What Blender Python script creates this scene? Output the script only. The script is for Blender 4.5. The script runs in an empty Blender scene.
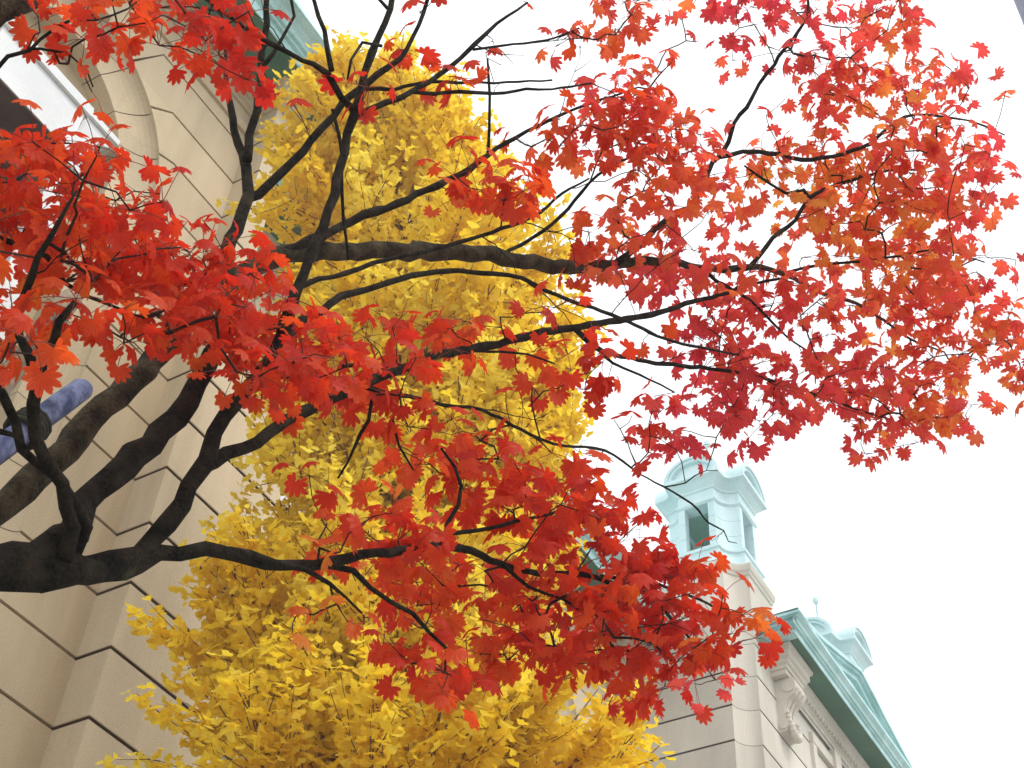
import bpy, bmesh, math, random
from mathutils import Vector, Matrix, noise
R_ = math.radians
scene = bpy.context.scene
COL = scene.collection

# ------------------------------------------------------------------ camera, sky, sun, exposure
CAM_H = 1.6
CR = Vector((0.99708, -0.054956, 0.052996)); CU = Vector((-0.076347, -0.717725, 0.692129)); CD = Vector((0.0, 0.694155, 0.719826))
FPX = 1416.16
cam_d = bpy.data.cameras.new('camera'); cam = bpy.data.objects.new('camera', cam_d); COL.objects.link(cam)
cam_d.sensor_width = 36.0; cam_d.lens = FPX / 1024 * 36; cam_d.clip_start = 0.05; cam_d.clip_end = 2000
m = Matrix((CR, CU, -CD)).transposed().to_4x4(); m.translation = (0, 0, CAM_H); cam.matrix_world = m
scene.camera = cam
SUN_EL, SUN_AZ = R_(52), R_(128)          # azimuth clockwise from +Y (towards +X): light from the right, a little behind the camera
w = bpy.data.worlds.new('World'); scene.world = w; w.use_nodes = True
nt = w.node_tree; nt.nodes.clear()
sky = nt.nodes.new('ShaderNodeTexSky'); sky.sky_type = 'NISHITA'; sky.sun_disc = False
sky.sun_elevation = SUN_EL; sky.sun_rotation = SUN_AZ; sky.dust_density = 4.0; sky.air_density = 1.0
cl = nt.nodes.new('ShaderNodeMix'); cl.data_type = 'RGBA'; cl.inputs[0].default_value = 0.86
cl.inputs[7].default_value = (8.6, 8.9, 9.1, 1)       # the overcast layer
nt.links.new(sky.outputs[0], cl.inputs[6])
bg = nt.nodes.new('ShaderNodeBackground'); bg.inputs[1].default_value = 0.11
out = nt.nodes.new('ShaderNodeOutputWorld')
nt.links.new(cl.outputs[2], bg.inputs[0]); nt.links.new(bg.outputs[0], out.inputs[0])
sl = bpy.data.lights.new('sun', 'SUN'); sl.energy = 0.9; sl.angle = R_(25); sl.color = (1.0, 0.95, 0.88)
so = bpy.data.objects.new('sun', sl); COL.objects.link(so)
sd = Vector((math.sin(SUN_AZ) * math.cos(SUN_EL), math.cos(SUN_AZ) * math.cos(SUN_EL), math.sin(SUN_EL)))
so.rotation_euler = sd.to_track_quat('Z', 'Y').to_euler(); so.location = sd * 40
vs = scene.view_settings; vs.view_transform = 'Standard'; vs.look = 'None'; vs.gamma = 1; vs.use_curve_mapping = False
vs.exposure = 0.85
scene.cycles.max_bounces = 8; scene.cycles.diffuse_bounces = 4; scene.cycles.transmission_bounces = 6
scene.cycles.use_denoising = True

# ------------------------------------------------------------------ helpers
def at(px, py, dist):
    q = CR * ((px - 512) / FPX) - CU * ((py - 384) / FPX) + CD
    return q.normalized() * dist + Vector((0, 0, CAM_H))
def pix(P):
    v = P - Vector((0, 0, CAM_H)); z = v.dot(CD)
    return 512 + FPX * v.dot(CR) / z, 384 - FPX * v.dot(CU) / z
def tag(o, label=None, cat=None, group=None, kind=None):
    if label: o['label'] = label
    if cat: o['category'] = cat
    if group: o['group'] = group
    if kind: o['kind'] = kind
    return o
def empty(name, loc, rz=0):
    o = bpy.data.objects.new(name, None); COL.objects.link(o); o.location = loc; o.rotation_euler = (0, 0, rz); o.empty_display_size = .3
    return o
class MB:
    """collects faces for ONE mesh object; material slots by index"""
    def __init__(s): s.v = []; s.f = []; s.mi = []; s.att = []
    def add(s, vs, fs, mi=0):
        b = len(s.v); s.v += [tuple(x) for x in vs]
        for f in fs: s.f.append(tuple(b + i for i in f)); s.mi.append(mi)
    def box(s, x0, x1, y0, y1, z0, z1, mi=0):
        s.add([(x0,y0,z0),(x1,y0,z0),(x1,y1,z0),(x0,y1,z0),(x0,y0,z1),(x1,y0,z1),(x1,y1,z1),(x0,y1,z1)],
              [(0,3,2,1),(4,5,6,7),(0,1,5,4),(1,2,6,5),(2,3,7,6),(3,0,4,7)], mi)
    def prism(s, poly, a, b, axis='z', mi=0):
        n = len(poly)
        def P(p, h):
            return (p[0], p[1], h) if axis == 'z' else ((p[0], h, p[1]) if axis == 'y' else (h, p[0], p[1]))
        s.add([P(p, a) for p in poly] + [P(p, b) for p in poly],
              [tuple(range(n - 1, -1, -1)), tuple(range(n, 2 * n))] + [(i, (i + 1) % n, n + (i + 1) % n, n + i) for i in range(n)], mi)
    def sweep(s, plan, prof, closed=False, mats=None, mi=0, cap=False, smooth_mats=None):
        """walls and mouldings: plan outline (x,y) swept up a profile of (offset, z)"""
        n = len(plan); rings = []
        for off, z in prof:
            rings.append([(p[0], p[1], z) for p in offset(plan, off, closed)])
        for k in range(len(prof) - 1):
            mm = mats[k] if mats else mi
            for i in range(n if closed else n - 1):
                j = (i + 1) % n
                s.add([rings[k][i], rings[k][j], rings[k+1][j], rings[k+1][i]], [(0, 1, 2, 3)], mm)
        if cap:
            s.add(rings[-1], [tuple(range(n))], mi); s.add(rings[0], [tuple(range(n - 1, -1, -1))], mi)
    def tube(s, pts, rad, sides=8, mi=0, rough=0.0, rng=None, cap=True):
        n = len(pts); base = len(s.v); prev = None
        for i, p in enumerate(pts):
            t = (pts[min(i + 1, n - 1)] - pts[max(i - 1, 0)])
            if t.length < 1e-9: t = Vector((0, 0, 1))
            t.normalize()
            if prev is None:
                prev = t.orthogonal().normalized()
            u = (prev - t * prev.dot(t))
            if u.length < 1e-6: u = t.orthogonal()
            u.normalize(); v = t.cross(u); prev = u
            for k in range(sides):
                a = 2 * math.pi * k / sides
                dr = u * math.cos(a) + v * math.sin(a); rr = rad[i]
                if rough:
                    q = p + dr * rr; rr *= 1 + rough * (2.6 * noise.noise(q * 21) + 1.8 * noise.noise(q * 55) + .5 * (rng.random() - .5))
                s.v.append(tuple(p + dr * rr))
        for i in range(n - 1):
            for k in range(sides):
                k2 = (k + 1) % sides
                s.f.append((base + i*sides + k, base + i*sides + k2, base + (i+1)*sides + k2, base + (i+1)*sides + k)); s.mi.append(mi)
        if cap and sides > 3:
            s.f.append(tuple(base + k for k in range(sides - 1, -1, -1))); s.mi.append(mi)
            s.f.append(tuple(base + (n-1)*sides + k for k in range(sides))); s.mi.append(mi)
    def lathe(s, prof, cx, cy, sides=24, mi=0):
        base = len(s.v); n = len(prof)
        for r, z in prof:
            for k in range(sides):
                a = 2 * math.pi * k / sides; s.v.append((cx + r * math.cos(a), cy + r * math.sin(a), z))
        for i in range(n - 1):
            for k in range(sides):
                k2 = (k + 1) % sides
                s.f.append((base+i*sides+k, base+i*sides+k2, base+(i+1)*sides+k2, base+(i+1)*sides+k)); s.mi.append(mi)
    def build(s, name, mats, parent=None, smooth=False, origin=None, auto=None):
        me = bpy.data.meshes.new(name); me.from_pydata(s.v, [], s.f)
        if not isinstance(mats, (list, tuple)): mats = [mats]
        for x in mats: me.materials.append(x)
        me.polygons.foreach_set('material_index', s.mi)
        if s.att: me.attributes.new('vein', 'FLOAT', 'POINT').data.foreach_set('value', s.att)
        if smooth or auto: me.polygons.foreach_set('use_smooth', [True] * len(s.f))
        if auto: me.set_sharp_from_angle(angle=auto)
        me.update()
        o = bpy.data.objects.new(name, me); COL.objects.link(o)
        if parent: o.parent = parent
        return o
def offset(plan, off, closed):
    n = len(plan); res = []
    for i in range(n):
        p = plan[i]; a = plan[i - 1] if (closed or i > 0) else None; b = plan[(i + 1) % n] if (closed or i < n - 1) else None
        ns = []
        for q0, q1 in ((a, p), (p, b)):
            if q0 is None or q1 is None: continue
            dx, dy = q1[0] - q0[0], q1[1] - q0[1]; l = math.hypot(dx, dy)
            if l > 1e-9: ns.append((dy / l, -dx / l))
        if len(ns) == 1: nx, ny = ns[0]; k = 1
        else:
            nx, ny = ns[0][0] + ns[1][0], ns[0][1] + ns[1][1]; l = math.hypot(nx, ny); nx /= l; ny /= l
            k = 1 / max(.35, nx * ns[0][0] + ny * ns[0][1])
        res.append((p[0] + nx * off * k, p[1] + ny * off * k))
    return res
def catmull(pts, rad, step):
    """smooth resample; pts Vectors"""
    P = [pts[0] * 2 - pts[1]] + pts + [pts[-1] * 2 - pts[-2]]; op, orr = [], []
    for i in range(1, len(P) - 2):
        a, b, c, d = P[i-1], P[i], P[i+1], P[i+2]; n = max(1, int((c - b).length / step))
        for k in range(n):
            t = k / n; t2 = t*t; t3 = t2*t
            op.append(.5 * ((2*b) + (c - a)*t + (2*a - 5*b + 4*c - d)*t2 + (3*b - a - 3*c + d)*t3))
            orr.append(rad[i-1] * (1 - t) + rad[i] * t)
    op.append(pts[-1]); orr.append(rad[-1]); return op, orr

# ------------------------------------------------------------------ materials
def mat(name):
    x = bpy.data.materials.new(name); x.use_nodes = True; t = x.node_tree
    return x, t, t.nodes['Principled BSDF']
def N(t, kind, **kw):
    n = t.nodes.new(kind)
    for k, v in kw.items(): setattr(n, k, v)
    return n
def noisy(name, c0, c1, scale=3.0, fine=60.0, rough=.85, bump=.15, stretch=None, spot=None, bdist=.01, streak=None):
    x, t, b = mat(name); L = t.links
    tc = N(t, 'ShaderNodeTexCoord'); mp = N(t, 'ShaderNodeMapping'); L.new(tc.outputs['Object'], mp.inputs[0])
    if stretch: mp.inputs['Scale'].default_value = stretch
    n1 = N(t, 'ShaderNodeTexNoise'); n1.inputs['Scale'].default_value = scale; n1.inputs['Detail'].default_value = 6; L.new(mp.outputs[0], n1.inputs[0])
    n2 = N(t, 'ShaderNodeTexNoise'); n2.inputs['Scale'].default_value = fine; n2.inputs['Detail'].default_value = 4; L.new(tc.outputs['Object'], n2.inputs[0])
    ad = N(t, 'ShaderNodeMath', operation='MULTIPLY_ADD'); L.new(n2.outputs[0], ad.inputs[0]); ad.inputs[1].default_value = .5; L.new(n1.outputs[0], ad.inputs[2])
    cr = N(t, 'ShaderNodeValToRGB'); cr.color_ramp.elements[0].position = .58; cr.color_ramp.elements[1].position = .92
    cr.color_ramp.elements[0].color = (*c0, 1); cr.color_ramp.elements[1].color = (*c1, 1)
    L.new(ad.outputs[0], cr.inputs[0]); col = cr.outputs[0]
    if spot:
        n3 = N(t, 'ShaderNodeTexNoise'); n3.inputs['Scale'].default_value = spot[1]; n3.inputs['Detail'].default_value = 5; L.new(mp.outputs[0], n3.inputs[0])
        r3 = N(t, 'ShaderNodeValToRGB'); r3.color_ramp.elements[0].position = spot[2]; r3.color_ramp.elements[1].position = spot[2] + .12
        mx = N(t, 'ShaderNodeMix', data_type='RGBA'); L.new(n3.outputs[0], r3.inputs[0]); L.new(r3.outputs[0], mx.inputs[0]); L.new(col, mx.inputs[6]); mx.inputs[7].default_value = (*spot[0], 1); col = mx.outputs[2]
    if streak:                            # rain streaks and course to course tone
        m4 = N(t, 'ShaderNodeMapping'); m4.inputs['Scale'].default_value = (7, 7, .45); L.new(tc.outputs['Object'], m4.inputs[0])
        n4 = N(t, 'ShaderNodeTexNoise'); n4.inputs['Scale'].default_value = 1.0; n4.inputs['Detail'].default_value = 5; L.new(m4.outputs[0], n4.inputs[0])
        sx = N(t, 'ShaderNodeSeparateXYZ'); L.new(tc.outputs['Object'], sx.inputs[0])
        fl = N(t, 'ShaderNodeMath', operation='MULTIPLY_ADD'); L.new(sx.outputs[2], fl.inputs[0]); fl.inputs[1].default_value = 1 / .5975; fl.inputs[2].default_value = -1.6 / .5975
        f2 = N(t, 'ShaderNodeMath', operation='FLOOR'); L.new(fl.outputs[0], f2.inputs[0])
        wn = N(t, 'ShaderNodeTexWhiteNoise', noise_dimensions='1D'); L.new(f2.outputs[0], wn.inputs['W'])
        s1 = N(t, 'ShaderNodeMath', operation='MULTIPLY_ADD'); L.new(n4.outputs[0], s1.inputs[0]); s1.inputs[1].default_value = streak; s1.inputs[2].default_value = 1 - streak * .55
        s2 = N(t, 'ShaderNodeMath', operation='MULTIPLY_ADD'); L.new(wn.outputs['Value'], s2.inputs[0]); s2.inputs[1].default_value = .09; L.new(s1.outputs[0], s2.inputs[2])
        vm = N(t, 'ShaderNodeVectorMath', operation='SCALE'); L.new(col, vm.inputs[0]); L.new(s2.outputs[0], vm.inputs['Scale']); col = vm.outputs[0]
    L.new(col, b.inputs['Base Color']); b.inputs['Roughness'].default_value = rough
    if rough > .8: b.inputs['Specular IOR Level'].default_value = .15
    bp = N(t, 'ShaderNodeBump'); bp.inputs['Strength'].default_value = bump; bp.inputs['Distance'].default_value = bdist
    L.new(ad.outputs[0], bp.inputs['Height']); L.new(bp.outputs[0], b.inputs['Normal'])
    return x
M_stone = noisy('buff_stone', (.435, .345, .225), (.595, .49, .345), .8, 70, .92, .5, stretch=(1, 1, .4), streak=.3)
M_stone_glare = noisy('glare_paled_stone', (.50, .455, .385), (.66, .615, .54), .8, 70, .92, .4, stretch=(1, 1, .4), streak=.22)  # same stone for the right pavilion, haze and glare paled into its colour
M_groove = noisy('stained_joint', (.10, .055, .028), (.18, .10, .055), 3, 60, .95, .2)
M_white = noisy('white_painted_stone', (.66, .68, .70), (.78, .80, .82), 1.5, 70, .8, .2)
M_copper = noisy('verdigris_copper', (.34, .58, .58), (.56, .80, .81), 2.2, 40, .6, .12, stretch=(1, 1, .3), spot=((.2, .36, .33), 1.7, .64))
M_soffit = noisy('shaded_green_soffit_boards', (.018, .10, .04), (.04, .17, .075), 2.0, 40, .6, .1)  # green soffit, the shade of its underside darkened into the colour
M_lantern = noisy('pale_aqua_copper', (.50, .68, .70), (.64, .80, .82), 1.6, 30, .55, .1, stretch=(1, 1, .4))
M_inner = noisy('green_inner_board', (.10, .30, .22), (.18, .44, .34), 2, 20, .7, .1)
M_wood = noisy('dark_window_timber', (.045, .02, .010), (.11, .055, .03), 3, 60, .5, .1, stretch=(1, 1, 6))
M_glass = noisy('dark_window_glass', (.02, .022, .025), (.04, .042, .045), 1, 10, .12, .02)
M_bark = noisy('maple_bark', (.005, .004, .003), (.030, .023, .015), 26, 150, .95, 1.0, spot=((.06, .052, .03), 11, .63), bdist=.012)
M_bark2 = noisy('lichened_maple_bark', (.02, .016, .010), (.085, .07, .042), 26, 150, .95, 1.0, spot=((.12, .11, .07), 12, .62), bdist=.012)
M_twig = noisy('maple_twig', (.022, .014, .012), (.05, .03, .024), 20, 100, .85, .2)
M_petiole = noisy('red_petiole', (.2, .03, .02), (.3, .06, .03), 20, 100, .7, .1)
M_gbark = noisy('ginkgo_bark', (.11, .055, .022), (.24, .13, .055), 10, 80, .92, .6)
M_blue = noisy('blue_stained_log', (.03, .042, .10), (.15, .165, .27), 16, 60, .85, .8, stretch=(1, 1, .35), spot=((.02, .022, .045), 12, .50))
M_grey = noisy('weathered_log', (.12, .09, .06), (.34, .27, .20), 7, 40, .9, .6, stretch=(1, 1, .4), spot=((.05, .04, .03), 8, .57))
M_steel = noisy('blue_grey_paint', (.12, .14, .27), (.17, .19, .34), 3, 40, .5, .05)
M_ground = noisy('pale_paving', (.24, .23, .20), (.36, .34, .30), 1.2, 20, .95, .3)
M_roof = noisy('roof_sheet', (.16, .30, .27), (.3, .46, .42), 2, 30, .6, .1)

def leaf_mat(name, stops, scale, trans=.45, val=.35, vein=False):
    x = bpy.data.materials.new(name); x.use_nodes = True; t = x.node_tree; t.nodes.clear(); L = t.links
    ge = N(t, 'ShaderNodeNewGeometry'); tc = N(t, 'ShaderNodeTexCoord')
    n1 = N(t, 'ShaderNodeTexNoise'); n1.inputs['Scale'].default_value = scale; n1.inputs['Detail'].default_value = 3; L.new(tc.outputs['Object'], n1.inputs[0])
    ma = N(t, 'ShaderNodeMath', operation='MULTIPLY_ADD'); L.new(ge.outputs['Random Per Island'], ma.inputs[0]); ma.inputs[1].default_value = val
    mb = N(t, 'ShaderNodeMath', operation='MULTIPLY_ADD'); L.new(n1.outputs[0], mb.inputs[0]); mb.inputs[1].default_value = 1.5; mb.inputs[2].default_value = -.42
    L.new(mb.outputs[0], ma.inputs[2])
    n2 = N(t, 'ShaderNodeTexNoise'); n2.inputs['Scale'].default_value = 55; n2.inputs['Detail'].default_value = 3; L.new(tc.outputs['Object'], n2.inputs[0])
    mc = N(t, 'ShaderNodeMath', operation='MULTIPLY_ADD'); L.new(n2.outputs[0], mc.inputs[0]); mc.inputs[1].default_value = .3; L.new(ma.outputs[0], mc.inputs[2])
    cr = N(t, 'ShaderNodeValToRGB'); e = cr.color_ramp.elements
    while len(e) > 1: e.remove(e[-1])
    e[0].position, e[0].color = stops[0][0], (*stops[0][1], 1)
    for p, c in stops[1:]:
        k = e.new(p); k.color = (*c, 1)
    L.new(mc.outputs[0], cr.inputs[0])
    col = cr.outputs[0]
    if vein:
        at_ = N(t, 'ShaderNodeAttribute', attribute_name='vein'); pw = N(t, 'ShaderNodeMath', operation='POWER'); L.new(at_.outputs['Fac'], pw.inputs[0]); pw.inputs[1].default_value = 3
        sc_ = N(t, 'ShaderNodeMath', operation='MULTIPLY_ADD'); L.new(pw.outputs[0], sc_.inputs[0]); sc_.inputs[1].default_value = -.32; sc_.inputs[2].default_value = 1.06
        vm = N(t, 'ShaderNodeVectorMath', operation='SCALE'); L.new(col, vm.inputs[0]); L.new(sc_.outputs[0], vm.inputs['Scale']); col = vm.outputs[0]
    df = N(t, 'ShaderNodeBsdfDiffuse'); tr = N(t, 'ShaderNodeBsdfTranslucent'); gl = N(t, 'ShaderNodeBsdfGlossy'); gl.inputs['Roughness'].default_value = .45
    L.new(col, df.inputs[0]); L.new(col, tr.inputs[0])
    m1 = N(t, 'ShaderNodeMixShader'); m1.inputs[0].default_value = trans; L.new(df.outputs[0], m1.inputs[1]); L.new(tr.outputs[0], m1.inputs[2])
    m2 = N(t, 'ShaderNodeMixShader'); m2.inputs[0].default_value = .018; L.new(m1.outputs[0], m2.inputs[1]); L.new(gl.outputs[0], m2.inputs[2])
    o = N(t, 'ShaderNodeOutputMaterial'); L.new(m2.outputs[0], o.inputs[0])
    return x
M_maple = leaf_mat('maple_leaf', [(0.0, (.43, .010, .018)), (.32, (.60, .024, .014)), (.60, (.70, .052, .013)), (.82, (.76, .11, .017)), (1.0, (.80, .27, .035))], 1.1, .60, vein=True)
M_maple_glare = leaf_mat('glare_tinted_maple_leaf', [(0.0, (.60, .030, .085)), (.36, (.73, .055, .078)), (.64, (.81, .095, .065)), (.85, (.87, .20, .05)), (1.0, (.90, .40, .06))], 1.1, .62, vein=True)  # far leaves: backlight and rosy glare painted into the leaf colours
M_ginkgo = leaf_mat('ginkgo_leaf', [(0.0, (.66, .37, .010)), (.3, (.88, .60, .018)), (.65, (.95, .735, .045)), (1.0, (.96, .82, .13))], .8, .57)

# ------------------------------------------------------------------ ground
g = MB(); g.add([(-400, -400, 0), (400, -400, 0), (400, 400, 0), (-400, 400, 0)], [(0, 1, 2, 3)])
tag(g.build('ground', M_ground), kind='structure')

# ------------------------------------------------------------------ the hall: local x runs along the facade, y goes into it, z up
TH = R_(90 - 33.6716)
OX, OY = 8.0, 7.5                      # local origin on the wall line
rx = Matrix.Rotation(TH, 3, 'Z')
hall = empty('civic_hall', rx @ Vector((OX, OY, 0)), TH)
tag(hall, 'long buff stone hall with grooved courses, arched windows, green cornice and pale copper lanterns', 'building')
CO = .5975
def Z(k): return k * CO + CAM_H          # course line k (measured from the camera's height)
def zz(z): return z + CAM_H
class HB(MB):
    def build(s, name, mats, parent=hall, **kw):
        s.v = [(x - OX, y - OY, z) for x, y, z in s.v]
        return MB.build(s, name, mats, parent, **kw)
GW, GD = .029, .036
def wall_prof(z0, z1):
    """profile of coursed wall from z0 to z1 with a groove on each course line"""
    p = [(0, z0)]; mt = []
    k = math.floor((z0 - CAM_H) / CO) + 1
    while Z(k) < z1 - .03:
        z = Z(k)
        if z > z0 + .03:
            p += [(0, z - GW/2 - .006), (-.006, z - GW/2), (-GD, z - GW/2), (-GD, z + GW/2), (-.006, z + GW/2), (0, z + GW/2 + .006)]; mt += [0, 0, 1, 1, 1, 0]
        k += 1
    p.append((0, z1)); mt.append(0)
    return p, mt
def notch_prof(z0, z1):
    p = [(0, z0)]; mt = []
    k = math.floor((z0 - CAM_H) / CO) + 1
    while Z(k) < z1 - .03:
        z = Z(k)
        if z > z0 + .03:
            p += [(0, z - .004), (-.006, z - .004), (-.006, z + .004), (0, z + .004)]; mt += [0, 1, 1, 1]
        k += 1
    p.append((0, z1)); mt.append(0)
    return p, mt
def flat_wall(mb, plan, z0, z1):
    p, mt = wall_prof(z0, z1); mb.sweep(plan, p, mats=mt)
def notch(mb, vx, vy, w, a0, a1, z0, z1, n=10):
    """concave corner: arc about the virtual corner"""
    pl = [(vx + w * math.cos(a0 + (a1 - a0) * i / n), vy + w * math.sin(a0 + (a1 - a0) * i / n)) for i in range(n + 1)]
    p, mt = notch_prof(z0, z1); mb.sweep(pl, p, mats=mt)
H90 = math.pi / 2
W1, W2 = 7.5, 7.155                      # left pavilion: wall plane and pier plane
SC = 3.42                                # its arch centre
ZS, RO, RI = 10.72, 1.47, 1.08
ZSTR = 12.75
def arch_bay(sc, q, sl, sr, zb, mirror_both=True):
    """coursed wall with an arched opening, built block by block"""
    kin = {19: 1.55, 20: 1.33, 21: .98}
    mb = HB()
    def ring(a): return (RO * math.cos(a), ZS + RO * math.sin(a))
    def kinkpt(k): return (kin[k], k * CO)
    def ang(k): return math.atan2(k * CO - ZS, kin[k])
    for side in (1, -1):
        ext = (sr - sc) if side > 0 else (sc - sl)
        def put(poly, poly0):
            pl = [(sc + side * x, zz(z)) for x, z in poly]; p0 = [(sc + side * x, zz(z)) for x, z in poly0]
            mb.prism(pl, q, q + .05, 'y', 0); n = len(p0)
            mb.add([(x, q + GD, z) for x, z in p0], [tuple(range(n))], 1)
        h = GW / 2
        k = math.floor((zb - CAM_H) / CO) + 1
        z_lo = zb - CAM_H
        while k <= 18:
            z_hi = k * CO
            lo = z_lo + (h if z_lo > zb - CAM_H + .01 else 0)
            put([(RO, lo), (ext, lo), (ext, z_hi - h), (RO, z_hi - h)], [(RO, z_lo), (ext, z_lo), (ext, z_hi), (RO, z_hi)])
            z_lo = z_hi; k += 1
        for k in (18, 19, 20):
            a0 = ang(k) if k in kin else .02; a1 = ang(k + 1)
            def poly(hh, da):
                arc = [ring(a1 - da + (a0 + da - a1 + da) * i / 8) for i in range(9)]
                lo = [(kin[k], k * CO + hh)] if k in kin else []
                return [(ext, k * CO + hh), (ext, (k + 1) * CO - hh), (kin[k + 1], (k + 1) * CO - hh)] + arc + lo
            put(poly(h, h / RO), poly(0, 0))
        def top(hh, da):
            a0, a1 = ang(21) + da, R_(79) - da
            return [(ext, 21 * CO + hh), (ext, ZSTR), (.30 + da, ZSTR)] + [ring(a1 + (a0 - a1) * i / 5) for i in range(6)] + [(kin[21], 21 * CO + hh)]
        put(top(h, h / RO), top(0, 0))
    mb.box(sc - .31, sc + .31, q + .02, q + .047, zz(12.22), zz(12.74))
    mb.build('arch_wall', [M_stone, M_groove])
    # keystone
    kb = HB(); a = R_(79)
    kb.prism([(sc - .28, zz(ZS + RO * math.sin(a))), (sc + .28, zz(ZS + RO * math.sin(a))), (sc + .29, zz(ZSTR - .004)), (sc - .29, zz(ZSTR - .004))], q - .05, q + .045, 'y')
    kb.build('keystone', M_stone)
    # cavetto surround
    cb = HB(); wv = RO - RI; S = 8
    def sec(i, d=0):
        t = H90 * min(i, S - 1) / (S - 1)
        return (RI + d + wv * math.cos(t), q + d + (.15 * math.sin(t) if i < S else wv))
    segs = [(R_(180) * j / 9 + .004, R_(180) * (j + 1) / 9 - .004) for j in range(9)]
    for (a0, a1), d, mi in [(sg, 0, 0) for sg in segs] + [((0, math.pi), .012, 1)]:
        nn = 4 if mi == 0 else 36
        for j in range(nn):
            t0, t1 = a0 + (a1 - a0) * j / nn, a0 + (a1 - a0) * (j + 1) / nn
            for i in range(S):
                r0, y0 = sec(i, d); r1, y1 = sec(i + 1, d)
                cb.add([(sc + r * math.cos(t), y, zz(ZS + r * math.sin(t))) for r, y, t in ((r0, y0, t0), (r0, y0, t1), (r1, y1, t1), (r1, y1, t0))], [(0, 1, 2, 3)], mi)
    zs = [zb] + [Z(k) for k in range(math.floor((zb - CAM_H) / CO) + 1, 18)] + [zz(ZS)]
    for side in (1, -1):
        for z0, z1 in zip(zs[:-1], zs[1:]):
            for i in range(S):
                r0, y0 = sec(i); r1, y1 = sec(i + 1)
                cb.add([(sc + side * r0, y0, z0 + .004), (sc + side * r0, y0, z1 - .004), (sc + side * r1, y1, z1 - .004), (sc + side * r1, y1, z0 + .004)], [(0, 1, 2, 3)], 0)
        for i in range(S):
            r0, y0 = sec(i, .012); r1, y1 = sec(i + 1, .012)
            cb.add([(sc + side * r0, y0, zb), (sc + side * r0, y0, zz(ZS)), (sc + side * r1, y1, zz(ZS)), (sc + side * r1, y1, zb)], [(0, 1, 2, 3)], 1)
    cb.build('arch_surround', [M_stone, M_groove], auto=R_(30))
    # infill: tympanum with joints, white window surround, window
    yi = q + wv
    tb = HB()
    pl = [(sc + RI * 1.02 * math.cos(math.pi * i / 24), zz(ZS + RI * 1.02 * math.sin(math.pi * i / 24))) for i in range(25)]
    tb.prism([(sc + RI * 1.02, zz(10.3)), *pl, (sc - RI * 1.02, zz(10.3))], yi, yi + .1, 'y', 0)
    for side in (1, -1):
        x0, x1 = sorted((sc + side * .86, sc + side * RI * 1.02)); tb.box(x0, x1, yi, yi + .1, zb, zz(10.3), 0)
    tb.build('tympanum', [M_stone, M_groove])
    wb = HB()
    wb.box(sc - .52, sc + .52, yi - .34, yi, zz(10.30), zz(10.86), 0)
    wb.box(sc - .56, sc + .56, yi - .38, yi, zz(10.864), zz(10.98), 0)
    for side in (1, -1):
        x0, x1 = sorted((sc + side * .58, sc + side * .86)); wb.box(x0, x1, yi - .16, yi + .1, zb, zz(10.28), 0)
        # scrolled bracket at each end of the hood
        pr = [(.54, 10.28), (.78, 10.30), (.88, 10.46), (.86, 10.60), (.78, 10.70), (.80, 10.82), (.92, 10.90), (.92, 10.98), (.575, 10.98)]
        wb.prism([(sc + side * x, zz(z)) for x, z in pr], yi - .26, yi, 'y', 0)
        x0, x1 = sorted((sc + side * .60, sc + side * .98)); wb.box(x0, x1, yi - .30, yi, zz(10.99), zz(11.06), 0)
    wb.box(sc - .50, sc + .50, yi - .33, yi + .02, zz(10.285), zz(10.298), 1)
    hood = wb.build('window_surround', [M_white, M_wood])
    fb = HB()
    for x0, x1 in ((-.58, -.48), (-.05, .05), (.48, .58)): fb.box(sc + x0, sc + x1, yi + .02, yi + .1, zb, zz(10.2), 0)
    fb.box(sc - .58, sc + .58, yi - .02, yi + .12, zz(10.2), zz(10.29), 0)
    z = zb + .4
    while z < zz(10.15): fb.box(sc - .48, sc + .48, yi + .045, yi + .085, z, z + .05, 0); z += .45
    win = fb.build('window', M_wood)
    gb = HB(); gb.box(sc - .56, sc + .56, yi + .105, yi + .118, zb, zz(10.195)); gb.build('pane', M_glass, win)
    sb = HB(); z = zz(8.2)
    while z < zz(10.19): sb.box(sc - .47, sc + .47, yi + .09, yi + .104, z, z + .02); z += .045
    sb.build('blind', M_wood, win)

# left pavilion
arch_bay(SC, W1, 1.115, 5.725, 0)
wb = HB()
flat_wall(wb, [(5.725, W1 + .05), (5.725, W2), (7.07, W2)], 0, zz(9.6))
flat_wall(wb, [(5.725, W1 + .05), (5.725, W2), (5.95, W2)], zz(9.6), zz(12.75))
notch(wb, 7.38, W2, .31, math.pi, H90, 0, zz(9.6)); notch(wb, 6.26, W2, .31, math.pi, H90, zz(9.6), zz(13.35))
flat_wall(wb, [(7.38, W2 + .31), (7.38, 8.7)], 0, zz(9.6)); flat_wall(wb, [(6.26, W2 + .31), (6.26, 8.7)], zz(9.6), zz(13.35))
wb.prism([(5.73, W2 + .04), (7.07, W2 + .04), (7.38, W2 + .35), (7.38, 8.7), (5.73, 8.7)], zz(9.59), zz(9.6))
flat_wall(wb, [(-4.5, W2), (1.115, W2), (1.115, W1 + .05)], 0, zz(12.75))
wb.build('wall', [M_stone, M_groove])
eb = HB()
ENT = [(.0, 12.75), (.035, 12.752), (.055, 12.80), (.055, 12.84), (.02, 12.86), (.0, 12.862), (.0, 13.10), (.03, 13.102), (.03, 13.15), (.07, 13.17), (.07, 13.20), (.075, 13.202), (.075, 13.28), (.12, 13.282), (.12, 13.33), (.15, 13.36), (.17, 13.405)]
ENT = [(o, zz(z)) for o, z in ENT]
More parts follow.
